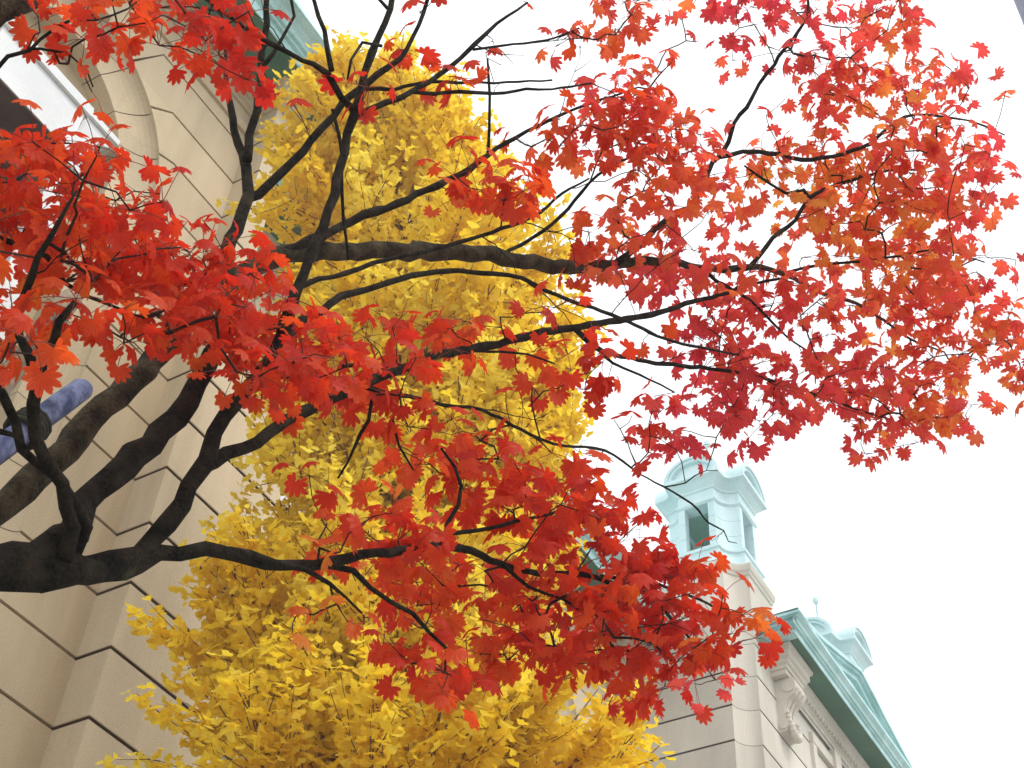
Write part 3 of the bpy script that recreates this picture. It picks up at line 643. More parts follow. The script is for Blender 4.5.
# every limb: name -> [(column, row, distance, radius in px)], the first number is its parent for grouping
LIMBS = {
 'low': [(-120, 572, 2.2, 27), (-60, 562, 2.25, 25), (0, 570, 2.28, 23), (45, 573, 2.3, 18), (90, 573, 2.34, 13), (125, 567, 2.4, 10.5), (160, 557, 2.44, 8.5), (205, 551, 2.5, 7), (250, 559, 2.58, 6.2), (300, 565, 2.68, 5.5), (345, 560, 2.75, 5.2), (400, 549, 2.85, 4.6), (438, 545, 2.93, 4.2), (474, 554, 3.02, 3.8), (501, 564, 3.1, 3.4), (541, 572, 3.2, 3.1), (581, 572, 3.3, 2.8), (628, 589, 3.42, 2.3), (654, 599, 3.5, 2), (676, 623, 3.6, 1.6), (700, 650, 3.68, 1.2)],
 'low_b': [(205, 549, 2.5, 4), (253, 553, 2.56, 3.6), (277, 563, 2.6, 3.2), (306, 571, 2.65, 2.8), (333, 584, 2.7, 2.3), (348, 597, 2.74, 1.6), (362, 612, 2.78, 1.2)],
 'low_c': [(318, 563, 2.7, 3.6), (354, 573, 2.76, 3), (371, 587, 2.8, 2.6), (392, 602, 2.84, 2.4), (413, 617, 2.88, 2.2), (432, 632, 2.92, 2), (444, 649, 2.95, 1.6), (446, 672, 2.98, 1.2)],
 'low_d': [(438, 545, 2.93, 2.8), (452, 535, 2.97, 2.4), (491, 529, 3.06, 2.1), (528, 522, 3.15, 1.8), (560, 508, 3.25, 1.4), (590, 500, 3.35, 1)],
 'low_e': [(440, 543, 2.93, 2.6), (450, 522, 2.95, 2.2), (456, 505, 2.97, 2), (461, 486, 3.0, 1.9), (456, 466, 2.98, 1.6), (441, 450, 2.96, 1.2)],
 'low_f': [(600, 577, 3.35, 2), (640, 578, 3.45, 1.8), (668, 588, 3.55, 1.6), (700, 600, 3.65, 1.3), (735, 618, 3.75, 1)],
 'low_g': [(501, 564, 3.1, 2), (530, 585, 3.15, 1.7), (560, 600, 3.22, 1.5), (590, 620, 3.3, 1.2), (615, 650, 3.36, 1)],
 'mid': [(45, 575, 2.3, 17), (110, 565, 2.37, 11), (140, 553, 2.41, 10), (167, 521, 2.44, 9.5), (187, 487, 2.48, 9), (203, 463, 2.52, 8.6), (213, 432, 2.57, 8), (238, 400, 2.62, 7.4), (258, 373, 2.66, 6.6), (280, 345, 2.72, 5.5), (303, 322, 2.77, 4.6), (318, 312, 2.8, 4.2), (341, 297, 2.85, 3.6), (364, 288, 2.9, 3.3), (408, 278, 3.0, 3), (450, 273, 3.1, 2.7), (484, 271, 3.18, 2.5), (521, 279, 3.25, 2.3), (556, 294, 3.33, 2.1), (592, 307, 3.42, 1.9), (627, 322, 3.55, 1.8), (664, 338, 3.7, 1.6), (709, 348, 3.85, 1.3), (740, 356, 4.0, 1)],
 'mid_b': [(203, 466, 2.52, 7.4), (215, 461, 2.55, 7), (240, 447, 2.6, 6.5), (267, 434, 2.66, 6.2), (300, 414, 2.74, 5.8), (341, 398, 2.84, 5.4), (368, 380, 2.92, 5), (398, 371, 3.0, 4.8), (441, 356, 3.12, 4.5), (481, 346, 3.24, 4.2), (528, 336, 3.38, 4), (577, 327, 3.55, 3.7), (617, 320, 3.68, 3.3), (659, 312, 3.85, 3), (684, 305, 3.95, 2.7), (712, 296, 4.05, 2.2), (750, 284, 4.2, 1.6), (790, 276, 4.35, 1.1)],
 'mid_c': [(364, 388, 2.9, 3), (396, 396, 2.98, 2.4), (420, 398, 3.04, 2.2), (444, 403, 3.1, 2), (481, 413, 3.2, 1.8), (521, 429, 3.32, 1.7), (554, 441, 3.42, 1.6), (604, 451, 3.58, 1.4), (640, 474, 3.7, .9), (665, 486, 3.78, 1.0), (689, 503, 3.86, 1.0), (709, 522, 3.94, .9), (722, 530, 4.0, .7), (729, 541, 4.04, .5), (738, 542, 4.07, .35)],
 'mid_j': [(665, 486, 3.78, .8), (686, 483, 3.84, .7), (696, 476, 3.88, .6), (706, 471, 3.92, .45), (718, 470, 3.97, .35)],
 'mid_d': [(577, 329, 3.55, 3.3), (590, 342, 3.58, 3.1), (604, 351, 3.62, 2.8), (631, 360, 3.72, 2.5), (682, 365, 3.9, 2.2), (727, 371, 4.05, 1.9), (760, 377, 4.18, 1.7), (795, 388, 4.32, 1.5), (825, 396, 4.45, 1.3), (855, 408, 4.55, 1), (890, 418, 4.65, .8)],
 'mid_e': [(596, 347, 3.6, 1.7), (612, 363, 3.64, 1.5), (634, 372, 3.7, 1.3), (650, 380, 3.75, 1.1), (675, 392, 3.82, .9)],
 'mid_f': [(371, 396, 2.92, 2), (369, 419, 2.94, 1.8), (361, 437, 2.95, 1.6), (348, 463, 2.96, 1.3), (338, 480, 2.97, 1)],
 'mid_g': [(398, 396, 2.98, 1.8), (392, 420, 2.98, 1.6), (400, 445, 3.0, 1.3), (412, 470, 3.03, 1)],
 'mid_h': [(440, 357, 3.12, 2), (470, 352, 3.2, 1.7), (500, 352, 3.28, 1.4), (528, 354, 3.36, 1.1), (552, 362, 3.42, .9)],
 'mid_i': [(341, 362, 2.9, 2.5), (365, 366, 2.95, 2), (392, 372, 3.0, 1.6)],
 'thick': [(-40, 575, 2.27, 20), (40, 558, 2.3, 17), (66, 525, 2.36, 14), (83, 507, 2.39, 13), (100, 489, 2.42, 12.6), (133, 456, 2.5, 12.4), (160, 429, 2.56, 12), (187, 399, 2.62, 11), (206, 368, 2.68, 9.6), (221, 335, 2.76, 8.2), (230, 300, 2.83, 7.4), (232, 258, 2.92, 6.8), (239, 225, 3.0, 6.4), (248, 197, 3.06, 6), (246, 165, 3.12, 5.2), (240, 143, 3.17, 4.2), (232, 118, 3.22, 3.6), (228, 95, 3.27, 3), (224, 70, 3.32, 2), (226, 40, 3.4, 1.4)],
 'thick_b': [(246, 160, 3.12, 4.6), (251, 132, 3.17, 4.2), (256, 110, 3.2, 4), (262, 70, 3.28, 3.5), (265, 25, 3.37, 3), (266, -25, 3.45, 2.6)],
 'thick_c': [(262, 68, 3.28, 2.2), (272, 54, 3.3, 2), (283, 39, 3.34, 1.8), (296, 15, 3.38, 1.5), (292, -6, 3.42, 1.2)],
 'thick_d': [(247, 198, 3.06, 5), (258, 192, 3.07, 4.8), (275, 178, 3.1, 4.6), (293, 160, 3.14, 4.4), (320, 130, 3.2, 4), (343, 101, 3.27, 3.7), (365, 84, 3.32, 3.4), (385, 72, 3.36, 3.1), (402, 60, 3.4, 2.6), (424, 12, 3.5, 2), (432, -15, 3.55, 1.5)],
 'thick_e': [(334, 108, 3.24, 1.8), (340, 140, 3.22, 1.8), (343, 201, 3.18, 1.7), (346, 262, 3.12, 1.5)],
 'thick_f': [(365, 88, 3.32, 2.4), (396, 88, 3.38, 2), (430, 84, 3.45, 1.7), (459, 82, 3.5, 1.5), (505, 81, 3.58, 1.2), (552, 80, 3.68, 1)],
 'thick_g': [(232, 303, 2.83, 3), (211, 320, 2.78, 2.6), (176, 309, 2.72, 2.4), (140, 290, 2.66, 2), (118, 276, 2.62, 1.4)],
 'up': [(274, 352, 2.7, 6.4), (287, 322, 2.75, 6), (297, 293, 2.79, 5.6), (312, 256, 2.85, 5), (321, 227, 2.9, 4.8), (337, 177, 2.98, 4.6), (346, 150, 3.03, 4.5), (355, 114, 3.1, 4.6), (361, 93, 3.13, 4.2), (367, 72, 3.16, 3.8), (375, 50, 3.2, 3.5), (388, 10, 3.28, 3), (396, -25, 3.35, 2.6)],
 'up_b': [(355, 113, 3.1, 3.6), (373, 106, 3.14, 3.3), (396, 97, 3.2, 3), (418, 88, 3.25, 2.8), (438, 75, 3.3, 2.6), (458, 58, 3.35, 2.3), (474, 47, 3.4, 2), (497, 24, 3.47, 1.6), (528, 3, 3.55, 1.1)],
 'up_c': [(354, 110, 3.1, 3.8), (343, 92, 3.08, 3.5), (331, 74, 3.06, 3.2), (315, 65, 3.05, 2.8), (300, 60, 3.04, 2.6), (270, 43, 3.0, 2.4), (250, 30, 2.97, 2.2), (233, 20, 2.95, 2), (207, 0, 2.9, 1.8), (185, -15, 2.86, 1.5)],
 'up_d': [(331, 73, 3.06, 2.8), (327, 52, 3.09, 2.6), (323, 33, 3.12, 2.4), (313, 0, 3.18, 2), (306, -20, 3.2, 1.7)],
 'up_e': [(410, 91, 3.23, 2), (435, 93, 3.29, 1.9), (459, 93, 3.35, 1.8), (491, 95, 3.42, 1.7), (524, 91, 3.5, 1.5), (552, 88, 3.58, 1.2), (590, 84, 3.7, 1)],
 'up_f': [(474, 47, 3.4, 1.5), (505, 45, 3.48, 1.3), (545, 40, 3.6, 1.1), (580, 30, 3.72, 1)],
 'up_g': [(380, 48, 3.21, 1.8), (362, 40, 3.18, 1.6), (350, 60, 3.15, 1.4), (343, 78, 3.12, 1.2)],
 'up_h': [(388, 10, 3.28, 2), (378, -4, 3.26, 1.7), (372, -20, 3.24, 1.4)],
 'over': [(-90, 560, 2.28, 16), (-40, 535, 2.45, 15.5), (0, 503, 2.55, 14.5), (50, 463, 2.62, 14), (90, 417, 2.7, 13.5), (133, 383, 2.78, 12.5), (160, 350, 2.85, 11.5), (187, 323, 2.9, 11), (215, 296, 2.97, 10.5), (250, 270, 3.05, 10), (275, 258, 3.1, 9.6), (300, 252, 3.15, 9.4), (350, 249, 3.25, 9), (420, 252, 3.4, 8.6), (480, 254, 3.53, 8.2), (540, 264, 3.68, 7.6), (580, 268, 3.8, 6.6), (630, 262, 3.95, 4.6), (668, 260, 4.07, 4), (700, 267, 4.17, 3.6), (725, 271, 4.23, 3.3), (750, 267, 4.28, 3.2), (772, 270, 4.35, 2.6), (795, 279, 4.42, 2.2), (822, 293, 4.52, 1.9), (855, 303, 4.64, 1.6), (882, 319, 4.75, 1.4), (910, 338, 4.85, 1.2), (945, 352, 4.95, .9)],
 'over_b': [(750, 267, 4.28, 2.6), (762, 256, 4.32, 2.4), (773, 240, 4.37, 2.3), (795, 220, 4.44, 2.1), (809, 200, 4.5, 2), (832, 187, 4.58, 1.8), (858, 177, 4.66, 1.6), (889, 172, 4.76, 1.3), (925, 168, 4.88, 1)],
 'over_c': [(809, 200, 4.5, 1.8), (806, 191, 4.5, 1.7), (785, 192, 4.46, 1.6), (769, 183, 4.42, 1.4), (745, 167, 4.37, 1.1)],
 'over_d': [(618, 263, 3.88, 3.6), (640, 245, 3.95, 3.2), (672, 215, 4.05, 3), (690, 209, 4.1, 2.9), (698, 195, 4.14, 2.8), (704, 178, 4.18, 2.7), (712, 163, 4.22, 2.6), (722, 155, 4.25, 2.5), (728, 140, 4.27, 2.3), (734, 123, 4.3, 2.2), (745, 106, 4.34, 2.1), (754, 93, 4.37, 2), (779, 57, 4.46, 1.8), (795, 37, 4.52, 1.6), (809, 13, 4.6, 1.4), (806, -20, 4.66, 1.1)],
 'over_e': [(720, 156, 4.25, 2.2), (740, 152, 4.3, 2.1), (770, 153, 4.38, 2.3), (802, 157, 4.46, 2.2), (822, 158, 4.52, 2.1), (844, 153, 4.58, 2), (869, 143, 4.66, 1.8), (894, 122, 4.75, 1.5), (916, 116, 4.82, 1.3), (948, 118, 4.92, 1.1), (975, 122, 5.0, .9), (1003, 136, 5.06, .7)],
 'over_f': [(258, 264, 3.06, 5), (285, 252, 3.1, 4.8), (318, 238, 3.17, 4.6), (343, 225, 3.23, 4.4), (387, 207, 3.33, 4), (424, 188, 3.43, 3.6), (459, 175, 3.52, 3.2), (488, 156, 3.6, 2.8), (506, 143, 3.66, 2.4), (540, 125, 3.76, 1.8), (580, 108, 3.88, 1.3), (625, 95, 4.0, 1)],
 'over_g': [(487, 156, 3.6, 1.6), (490, 130, 3.63, 1.5), (488, 95, 3.67, 1.3), (487, 58, 3.72, 1)],
 'over_h': [(500, 256, 3.57, 2), (531, 238, 3.64, 1.9), (559, 218, 3.7, 1.8), (580, 192, 3.78, 1.7), (600, 176, 3.85, 1.5), (620, 160, 3.92, 1.3), (655, 150, 4.02, 1)],
 'over_i': [(290, 292, 2.79, 3), (318, 281, 2.86, 2.8), (346, 272, 2.93, 2.6), (374, 265, 3.0, 2.5), (406, 254, 3.08, 2.4), (459, 241, 3.2, 2.2), (499, 230, 3.3, 2), (540, 214, 3.42, 1.7), (562, 194, 3.5, 1.4), (590, 178, 3.6, 1)],
 'over_j': [(700, 267, 4.15, 2), (725, 285, 4.2, 1.8), (750, 300, 4.27, 1.5), (775, 325, 4.35, 1.3), (800, 345, 4.42, 1), (830, 360, 4.5, .8)],
 'over_k': [(780, 273, 4.38, 1.6), (820, 265, 4.5, 1.5), (860, 262, 4.62, 1.3), (900, 255, 4.75, 1.1), (940, 250, 4.87, .9), (985, 262, 5.0, .7)],
 'near': [(60, 555, 2.3, 9), (75, 528, 2.29, 7.5), (70, 511, 2.27, 7), (55, 487, 2.25, 6.6), (44, 461, 2.22, 6.5), (37, 439, 2.2, 6.4), (33, 405, 2.18, 6.2), (36, 376, 2.16, 6.2), (41, 360, 2.16, 5.2), (48, 341, 2.15, 4.8), (58, 325, 2.15, 4.2), (75, 300, 2.16, 3)],
 'near_b': [(36, 378, 2.16, 5.4), (29, 355, 2.15, 4.8), (19, 335, 2.13, 4.2), (15, 312, 2.12, 3.8), (24, 294, 2.11, 3.7), (30, 276, 2.1, 3.6), (39, 259, 2.1, 3.4), (49, 238, 2.1, 3), (62, 212, 2.1, 2), (75, 190, 2.12, 1.3)],
 'near_c': [(-70, 360, 2.2, 6), (-15, 372, 2.2, 5.4), (0, 392, 2.2, 5), (13, 423, 2.2, 4.8), (24, 447, 2.22, 4.8), (40, 463, 2.24, 4.8), (56, 478, 2.25, 4.6), (75, 494, 2.27, 4.8), (84, 508, 2.3, 5.4), (84, 530, 2.33, 6), (70, 560, 2.33, 7)],
 'near_d': [(-30, 420, 2.18, 3), (0, 432, 2.19, 2.8), (14, 437, 2.2, 2.6), (24, 447, 2.22, 2.4)],
 'side': [(-160, 500, 2.2, 20), (-170, 330, 2.3, 17), (-100, 120, 2.5, 16), (-35, 30, 2.6, 15.5), (0, 12, 2.64, 15), (27, -4, 2.68, 14.5), (70, -40, 2.75, 13)],
 'side_b': [(-140, 235, 2.4, 6), (-60, 225, 2.35, 4), (-20, 228, 2.3, 3.4), (0, 237, 2.28, 3.1), (28, 248, 2.27, 2.9), (49, 260, 2.27, 2.6), (65, 279, 2.28, 2.3), (85, 293, 2.3, 2), (110, 305, 2.33, 1.6), (140, 316, 2.37, 1.2)],
 'side_c': [(42, 238, 2.27, 1.6), (63, 255, 2.29, 1.8), (76, 265, 2.31, 1.6), (84, 271, 2.33, 1.2)],
 'side_d': [(-90, 110, 2.5, 3), (-40, 95, 2.45, 2.5), (0, 68, 2.4, 2.1), (8, 59, 2.4, 2), (27, 49, 2.4, 1.9), (39, 38, 2.41, 1.7), (56, 25, 2.43, 1.5), (70, 22, 2.45, 1.4), (98, 20, 2.5, 1), (130, 12, 2.56, .8)],
 'side_e': [(27, 49, 2.4, 1.5), (39, 50, 2.41, 1.3), (55, 52, 2.43, 1.2), (68, 55, 2.44, 1.1), (85, 73, 2.47, .9), (91, 86, 2.48, .7)],
}
MAINS = {}
for k in LIMBS: MAINS[k] = [k]
tb3 = at(-150, 590, 2.15)
mbase = Vector((tb3.x - .22, tb3.y - .1, 0))
maple = empty('maple_tree', mbase)
tag(maple, 'red leaved maple tree with dark spreading limbs reaching across in front of the yellow tree', 'tree')
tp = [mbase + Vector((0, 0, -.1)), mbase + Vector((.02, .02, .8)), mbase + Vector((.08, .04, 1.6)), tb3.lerp(mbase + Vector((.1, .05, tb3.z)), .3), at(-118, 576, 2.2)]
tpp, trr = catmull([p - mbase for p in tp], [.13, .10, .085, .075, .05], .1)
tm = MB(); tm.tube(tpp, trr, 14, rough=.07, rng=rng)
tp2 = [mbase + Vector((.05, .03, 1.25)), at(-190, 640, 2.15), at(-165, 500, 2.2)]
p2, r2 = catmull([p - mbase for p in tp2], [.06, .05, .03], .1); tm.tube(p2, r2, 10, rough=.06, rng=rng)
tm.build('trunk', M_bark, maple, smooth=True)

class Node: __slots__ = ('p', 'r', 'main', 'par', 'n', 'px', 'py', 'd', 'limb')
nodes = []
limb_obj = {}
for mn, ks in MAINS.items():
    mb = MB()
    for k in ks:
        tab = LIMBS[k]
        pts = [at(x, y, d) for x, y, d, r in tab]; rad = [r * d / FPX for x, y, d, r in tab]
        pts = [p + Vector((rng.gauss(0, .003), rng.gauss(0, .003), rng.gauss(0, .003))) for p in pts]
        pp, rr = catmull(pts, rad, .035)
        # knots and slight wobble
        q = []
        for i, p in enumerate(pp):
            j = min(rr[i] * .22, .0035); q.append(p + Vector((rng.gauss(0, j), rng.gauss(0, j), rng.gauss(0, j))) - mbase)
            rr[i] *= 1 + .09 * math.sin(i * 1.7 + len(k)) * rng.random() + (.16 if rng.random() < .06 else 0)
        mb.tube(q, rr, 14 if rad[0] > .012 else 8, rough=.055 if rad[0] > .008 else .04, rng=rng)
        for i in range(4, len(q) - 1):
            if rr[i] < .0075 and rng.random() < .10:
                d = (q[i+1] - q[i-1]).normalized(); side = Vector((rng.gauss(0, 1), rng.gauss(0, 1), rng.gauss(.2, 1))).cross(d).normalized()
                d = (d * rng.uniform(.5, 1.1) + side).normalized(); p = q[i]; stack = [(p, d, rng.uniform(.08, .26), min(rr[i] * .6, .0017), 0)]
                while stack:
                    p, d, L, r0, gen = stack.pop(); n = max(3, int(L / .025)); ps = [p]
                    for j in range(n):
                        d = (d + Vector((rng.gauss(0, .16), rng.gauss(0, .16), rng.gauss(.03, .16)))).normalized(); ps.append(ps[-1] + d * (L / n))
                        if gen < 2 and j > 0 and rng.random() < .28:
                            sd2 = Vector((rng.gauss(0, 1), rng.gauss(0, 1), rng.gauss(.2, 1))).cross(d).normalized(); stack.append((ps[-1], (d + sd2 * rng.uniform(.5, .9)).normalized(), L * rng.uniform(.3, .6), r0 * .7, gen + 1))
                    mb.tube(ps, [r0 * (1 - .6 * j / n) for j in range(n + 1)], 4, cap=False)
        for i, p in enumerate(q):
            if rr[i] < .017 and i % 2 == 0:
                nd = Node(); nd.p = p + mbase; nd.r = rr[i]; nd.main = mn; nd.par = None; nd.n = 0; nd.limb = True
                nd.px, nd.py = pix(nd.p); nd.d = (nd.p - Vector((0, 0, CAM_H))).length; nodes.append(nd)
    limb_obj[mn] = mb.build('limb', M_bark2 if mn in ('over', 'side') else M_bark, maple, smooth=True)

# masses of leaves: outline in the picture, how dense, which distance shift
MASS = [
 ([(52,-15),(118,-10),(122,28),(112,36),(100,40),(85,52),(72,55),(60,32),(52,18)], 1.0, 2.5),
 ([(118,-15),(240,-15),(252,20),(264,45),(248,55),(240,34),(226,50),(208,60),(196,46),(172,55),(152,46),(157,26),(136,26),(120,14)], 1.4, 2.75),
 ([(204,34),(234,44),(256,62),(246,92),(236,95),(216,88),(206,64)], .8, 2.9),
 ([(-30,130),(25,140),(60,146),(85,150),(95,140),(108,165),(105,188),(122,200),(150,188),(170,205),(150,228),(135,245),(122,268),(110,272),(90,268),(60,263),(40,240),(20,252),(-30,255)], 1.65, 2.3),
 ([(92,140),(108,134),(132,142),(135,160),(112,168)], .5, 2.4),
 ([(132,238),(160,230),(185,240),(205,236),(225,246),(250,270),(288,290),(308,310),(338,335),(352,345),(348,368),(328,383),(300,376),(268,384),(262,398),(250,383),(225,363),(205,353),(190,346),(175,333),(170,318),(160,296),(145,270)], 2.1, 2.55),
 ([(60,266),(100,276),(130,282),(162,300),(178,326),(165,342),(150,352),(128,350),(112,340),(100,326),(85,318),(62,322),(54,300)], 1.3, 2.35),
 ([(-30,285),(22,284),(36,310),(44,340),(30,352),(-30,352)], 1.1, 2.2),
 ([(335,335),(360,326),(420,318),(450,322),(468,338),(455,354),(420,360),(395,372),(362,382),(340,382)], 1.4, 3.1),
 ([(462,322),(500,308),(540,304),(552,322),(512,334),(480,338)], .9, 3.3),
 ([(545,332),(578,336),(600,350),(610,368),(602,386),(590,396),(570,386),(560,366),(540,372),(526,362)], 1.1, 3.5),
 ([(345,385),(382,380),(402,394),(460,402),(474,420),(470,438),(440,445),(400,440),(365,428)], 1.0, 3.05),
 ([(385,440),(430,428),(480,436),(530,452),(545,446),(562,456),(590,460),(612,482),(628,514),(600,522),(560,525),(520,512),(480,505),(462,490),(430,482),(400,476)], 1.6, 3.2),
 ([(300,478),(320,466),(342,440),(356,446),(352,470),(330,490),(304,488)], .7, 2.9),
 ([(300,374),(332,366),(346,385),(335,398),(310,392)], .9, 2.8),
 ([(325,525),(345,515),(370,510),(420,515),(432,535),(420,556),(390,560),(360,560),(340,552)], 1.6, 2.8),
 ([(380,590),(402,570),(440,552),(480,548),(520,530),(560,525),(600,515),(632,512),(662,542),(700,570),(736,602),(758,632),(752,650),(735,648),(715,640),(690,650),(670,660),(640,658),(615,648),(598,656),(570,664),(552,682),(546,662),(520,662),(500,660),(478,658),(462,640),(440,620),(400,610)], 1.6, 3.35),
 ([(390,622),(420,614),(440,640),(466,668),(470,688),(455,702),(442,712),(430,690),(410,670),(386,655)], 1.3, 2.95),
 ([(622,655),(650,650),(690,655),(700,660),(690,675),(668,706),(650,712),(628,702),(622,676)], 1.3, 3.55),
 ([(690,650),(735,655),(738,680),(722,708),(700,700),(690,676)], .9, 3.7),
 ([(448,205),(455,170),(480,165),(510,164),(545,170),(550,190),(535,202),(520,206),(500,202),(480,215),(455,226)], 1.6, 3.4),
 ([(505,146),(530,130),(560,105),(590,95),(645,88),(668,100),(682,122),(672,140),(640,150),(620,156),(590,150),(575,145),(560,160),(542,166),(518,160)], 1.4, 3.85),
 ([(350,70),(370,66),(376,92),(352,98)], 1.0, 3.2),
 ([(408,106),(425,116),(450,106),(465,92),(470,66),(455,66),(448,86),(430,95)], 1.0, 3.35),
 ([(392,40),(405,36),(434,50),(436,66),(420,66),(400,56)], .8, 3.35),
 ([(545,50),(562,36),(590,28),(596,45),(575,52)], .7, 3.75),
 ([(585,16),(600,-15),(645,-15),(662,8),(628,16),(634,40),(642,66),(646,88),(620,86),(606,66),(594,40)], 1.3, 4.0),
 ([(625,95),(648,84),(668,92),(680,118),(700,128),(716,146),(722,166),(712,186),(700,176),(690,190),(700,206),(713,208),(710,226),(692,226),(704,246),(690,258),(664,264),(640,256),(620,280),(590,285),(572,262),(574,240),(600,215),(626,200),(640,190),(622,175),(610,158)], 1.55, 3.82),
 ([(728,-15),(788,-15),(786,10),(765,34),(742,32),(738,60),(724,62),(718,32),(734,14)], 1.5, 4.4),
 ([(680,-15),(715,-15),(710,6),(695,14)], .8, 4.2),
 ([(800,-15),(828,-15),(820,14),(806,8)], 1.0, 4.55),
 ([(830,24),(870,14),(880,-10),(905,-10),(908,16),(900,36),(876,48),(850,42),(832,34)], 1.7, 4.65),
 ([(788,50),(830,50),(870,56),(876,76),(886,100),(890,110),(870,112),(846,96),(842,116),(846,134),(816,140),(810,116),(800,92),(790,74)], 1.5, 4.55),
 ([(880,72),(910,56),(940,55),(968,70),(972,86),(974,98),(950,86),(930,88),(905,92),(890,82)], 1.7, 4.8),
 ([(738,150),(800,140),(850,150),(880,132),(905,122),(930,118),(960,112),(984,130),(1000,156),(1002,180),(986,192),(984,226),(972,240),(950,240),(935,225),(915,215),(900,225),(880,215),(850,225),(830,235),(815,215),(790,200),(770,180),(745,172)], 1.55, 4.65),
 ([(720,180),(755,182),(765,200),(752,225),(740,240),(728,215)], .7, 4.35),
 ([(770,235),(812,205),(842,240),(846,262),(820,258),(790,262),(772,262)], 1.1, 4.5),
 ([(850,225),(905,210),(940,240),(950,262),(930,275),(890,282),(860,290),(840,262)], 1.3, 4.75),
 ([(640,258),(700,250),(720,262),(760,262),(800,282),(850,285),(870,300),(850,330),(820,345),(800,330),(760,320),(730,330),(705,318),(680,310),(650,290)], 1.35, 4.25),
 ([(860,290),(900,270),(935,262),(962,256),(985,272),(1000,275),(1012,292),(1014,322),(985,326),(960,330),(930,320),(905,322),(880,330)], 1.6, 4.85),
 ([(1000,330),(1018,324),(1045,340),(1045,390),(1015,384),(1000,362)], 1.4, 5.0),
 ([(880,335),(920,330),(955,350),(982,336),(998,345),(985,380),(968,388),(950,384),(930,370),(900,372)], 1.2, 4.85),
 ([(690,330),(730,330),(770,335),(810,350),(830,380),(825,402),(790,408),(762,424),(738,410),(712,400),(695,375)], 1.5, 4.2),
 ([(690,395),(715,405),(740,425),(752,436),(738,456),(718,454),(702,436),(688,455),(680,435)], 1.1, 4.15),
 ([(640,405),(660,396),(690,402),(690,430),(672,440),(655,432)], .9, 4.0),
 ([(825,350),(860,345),(885,352),(905,372),(940,380),(955,400),(985,408),(972,424),(955,432),(930,446),(900,440),(885,425),(870,440),(845,430),(830,418),(818,395)], 1.5, 4.65),
 ([(860,440),(880,436),(882,466),(868,472)], .8, 4.65),
 ([(690,270),(720,280),(735,310),(715,330),(695,320)], .8, 4.15),
]
SINGLES = [(25,10,2.5),(40,40,2.42),(68,72,2.44),(92,100,2.48),(258,66,3.0),(236,86,2.95),(276,105,3.12),(294,113,3.15),(143,360,2.4),(120,345,2.36),(160,202,2.4),(420,20,3.5),(436,4,3.5),(486,62,3.7),(501,73,3.72),(527,12,3.55),(398,68,3.3),(670,24,4.15),(682,28,4.2),(672,70,4.1),(662,66,4.08),(698,50,4.25),(785,107,4.45),(766,124,4.4),(998,108,5.05),(1006,98,5.06),(1016,268,5.02),(1018,300,5.0),(1020,405,5.0),
 (618,396,3.66),(614,428,3.62),(632,424,3.68),(628,452,3.68),(662,337,3.78),(668,352,3.8),(655,404,3.8),(652,420,3.8),(652,442,3.82),(668,445,3.86),(676,458,3.9),(645,352,3.72),(612,340,3.6),(532,396,3.36),(506,398,3.3),(558,396,3.42),(540,404,3.4),(307,545,2.7),(327,532,2.74),(296,624,2.68),(308,622,2.7),(292,643,2.68),(322,618,2.72),(337,612,2.74),(348,630,2.76),(369,625,2.8),(431,607,2.92),(340,560,2.74),(316,552,2.7),(640,700,3.6),(560,690,3.36),(576,672,3.36),(730,130,4.28),(1000,345,5.0),(880,455,4.66),(640,470,3.72),(655,462,3.78),(590,330,3.6),(500,325,3.3),(470,350,3.25),(20,345,2.15),(10,360,2.15)]
def in_poly(x, y, pl):
    c = False; j = len(pl) - 1
    for i in range(len(pl)):
        if (pl[i][1] > y) != (pl[j][1] > y) and x < (pl[j][0] - pl[i][0]) * (y - pl[i][1]) / (pl[j][1] - pl[i][1]) + pl[i][0]: c = not c
        j = i
    return c
LEAF = .068
def size_at(d): return min(1.0, max(.74, d / 3.2))
sprays = []                               # (point, number of leaves, spread)
total = 0
for pl, cover, dist in MASS:
    x0, x1 = min(p[0] for p in pl), max(p[0] for p in pl); y0, y1 = min(p[1] for p in pl), max(p[1] for p in pl)
    area = abs(sum(pl[i-1][0] * pl[i][1] - pl[i][0] * pl[i-1][1] for i in range(len(pl)))) / 2
    la = (LEAF * size_at(dist) * FPX / dist) ** 2 * .42
    nleaf = max(2, int(area * cover / la * (2.1 if dist > 3.8 else 2.5 if dist > 2.85 else 3.1))); ns = max(1, round(nleaf / 6.2)); got = []
    for _ in range(ns):
        best = None
        for _t in range(6):
            for _u in range(60):
                x, y = rng.uniform(x0, x1), rng.uniform(y0, y1)
                if in_poly(x, y, pl): break
            dm = min(((x - a) ** 2 + (y - b) ** 2 for a, b in got), default=1e9)
            if best is None or dm > best[0]: best = (dm, x, y)
        got.append(best[1:])
        sprays.append((at(best[1], best[2], dist + rng.gauss(0, .13)), rng.choice((5, 6, 6, 7, 7)), .030 + .006 * dist)); total += 1
for x, y, d in SINGLES: sprays.append((at(x, y - 8, d + rng.gauss(0, .04)), 1, .012))
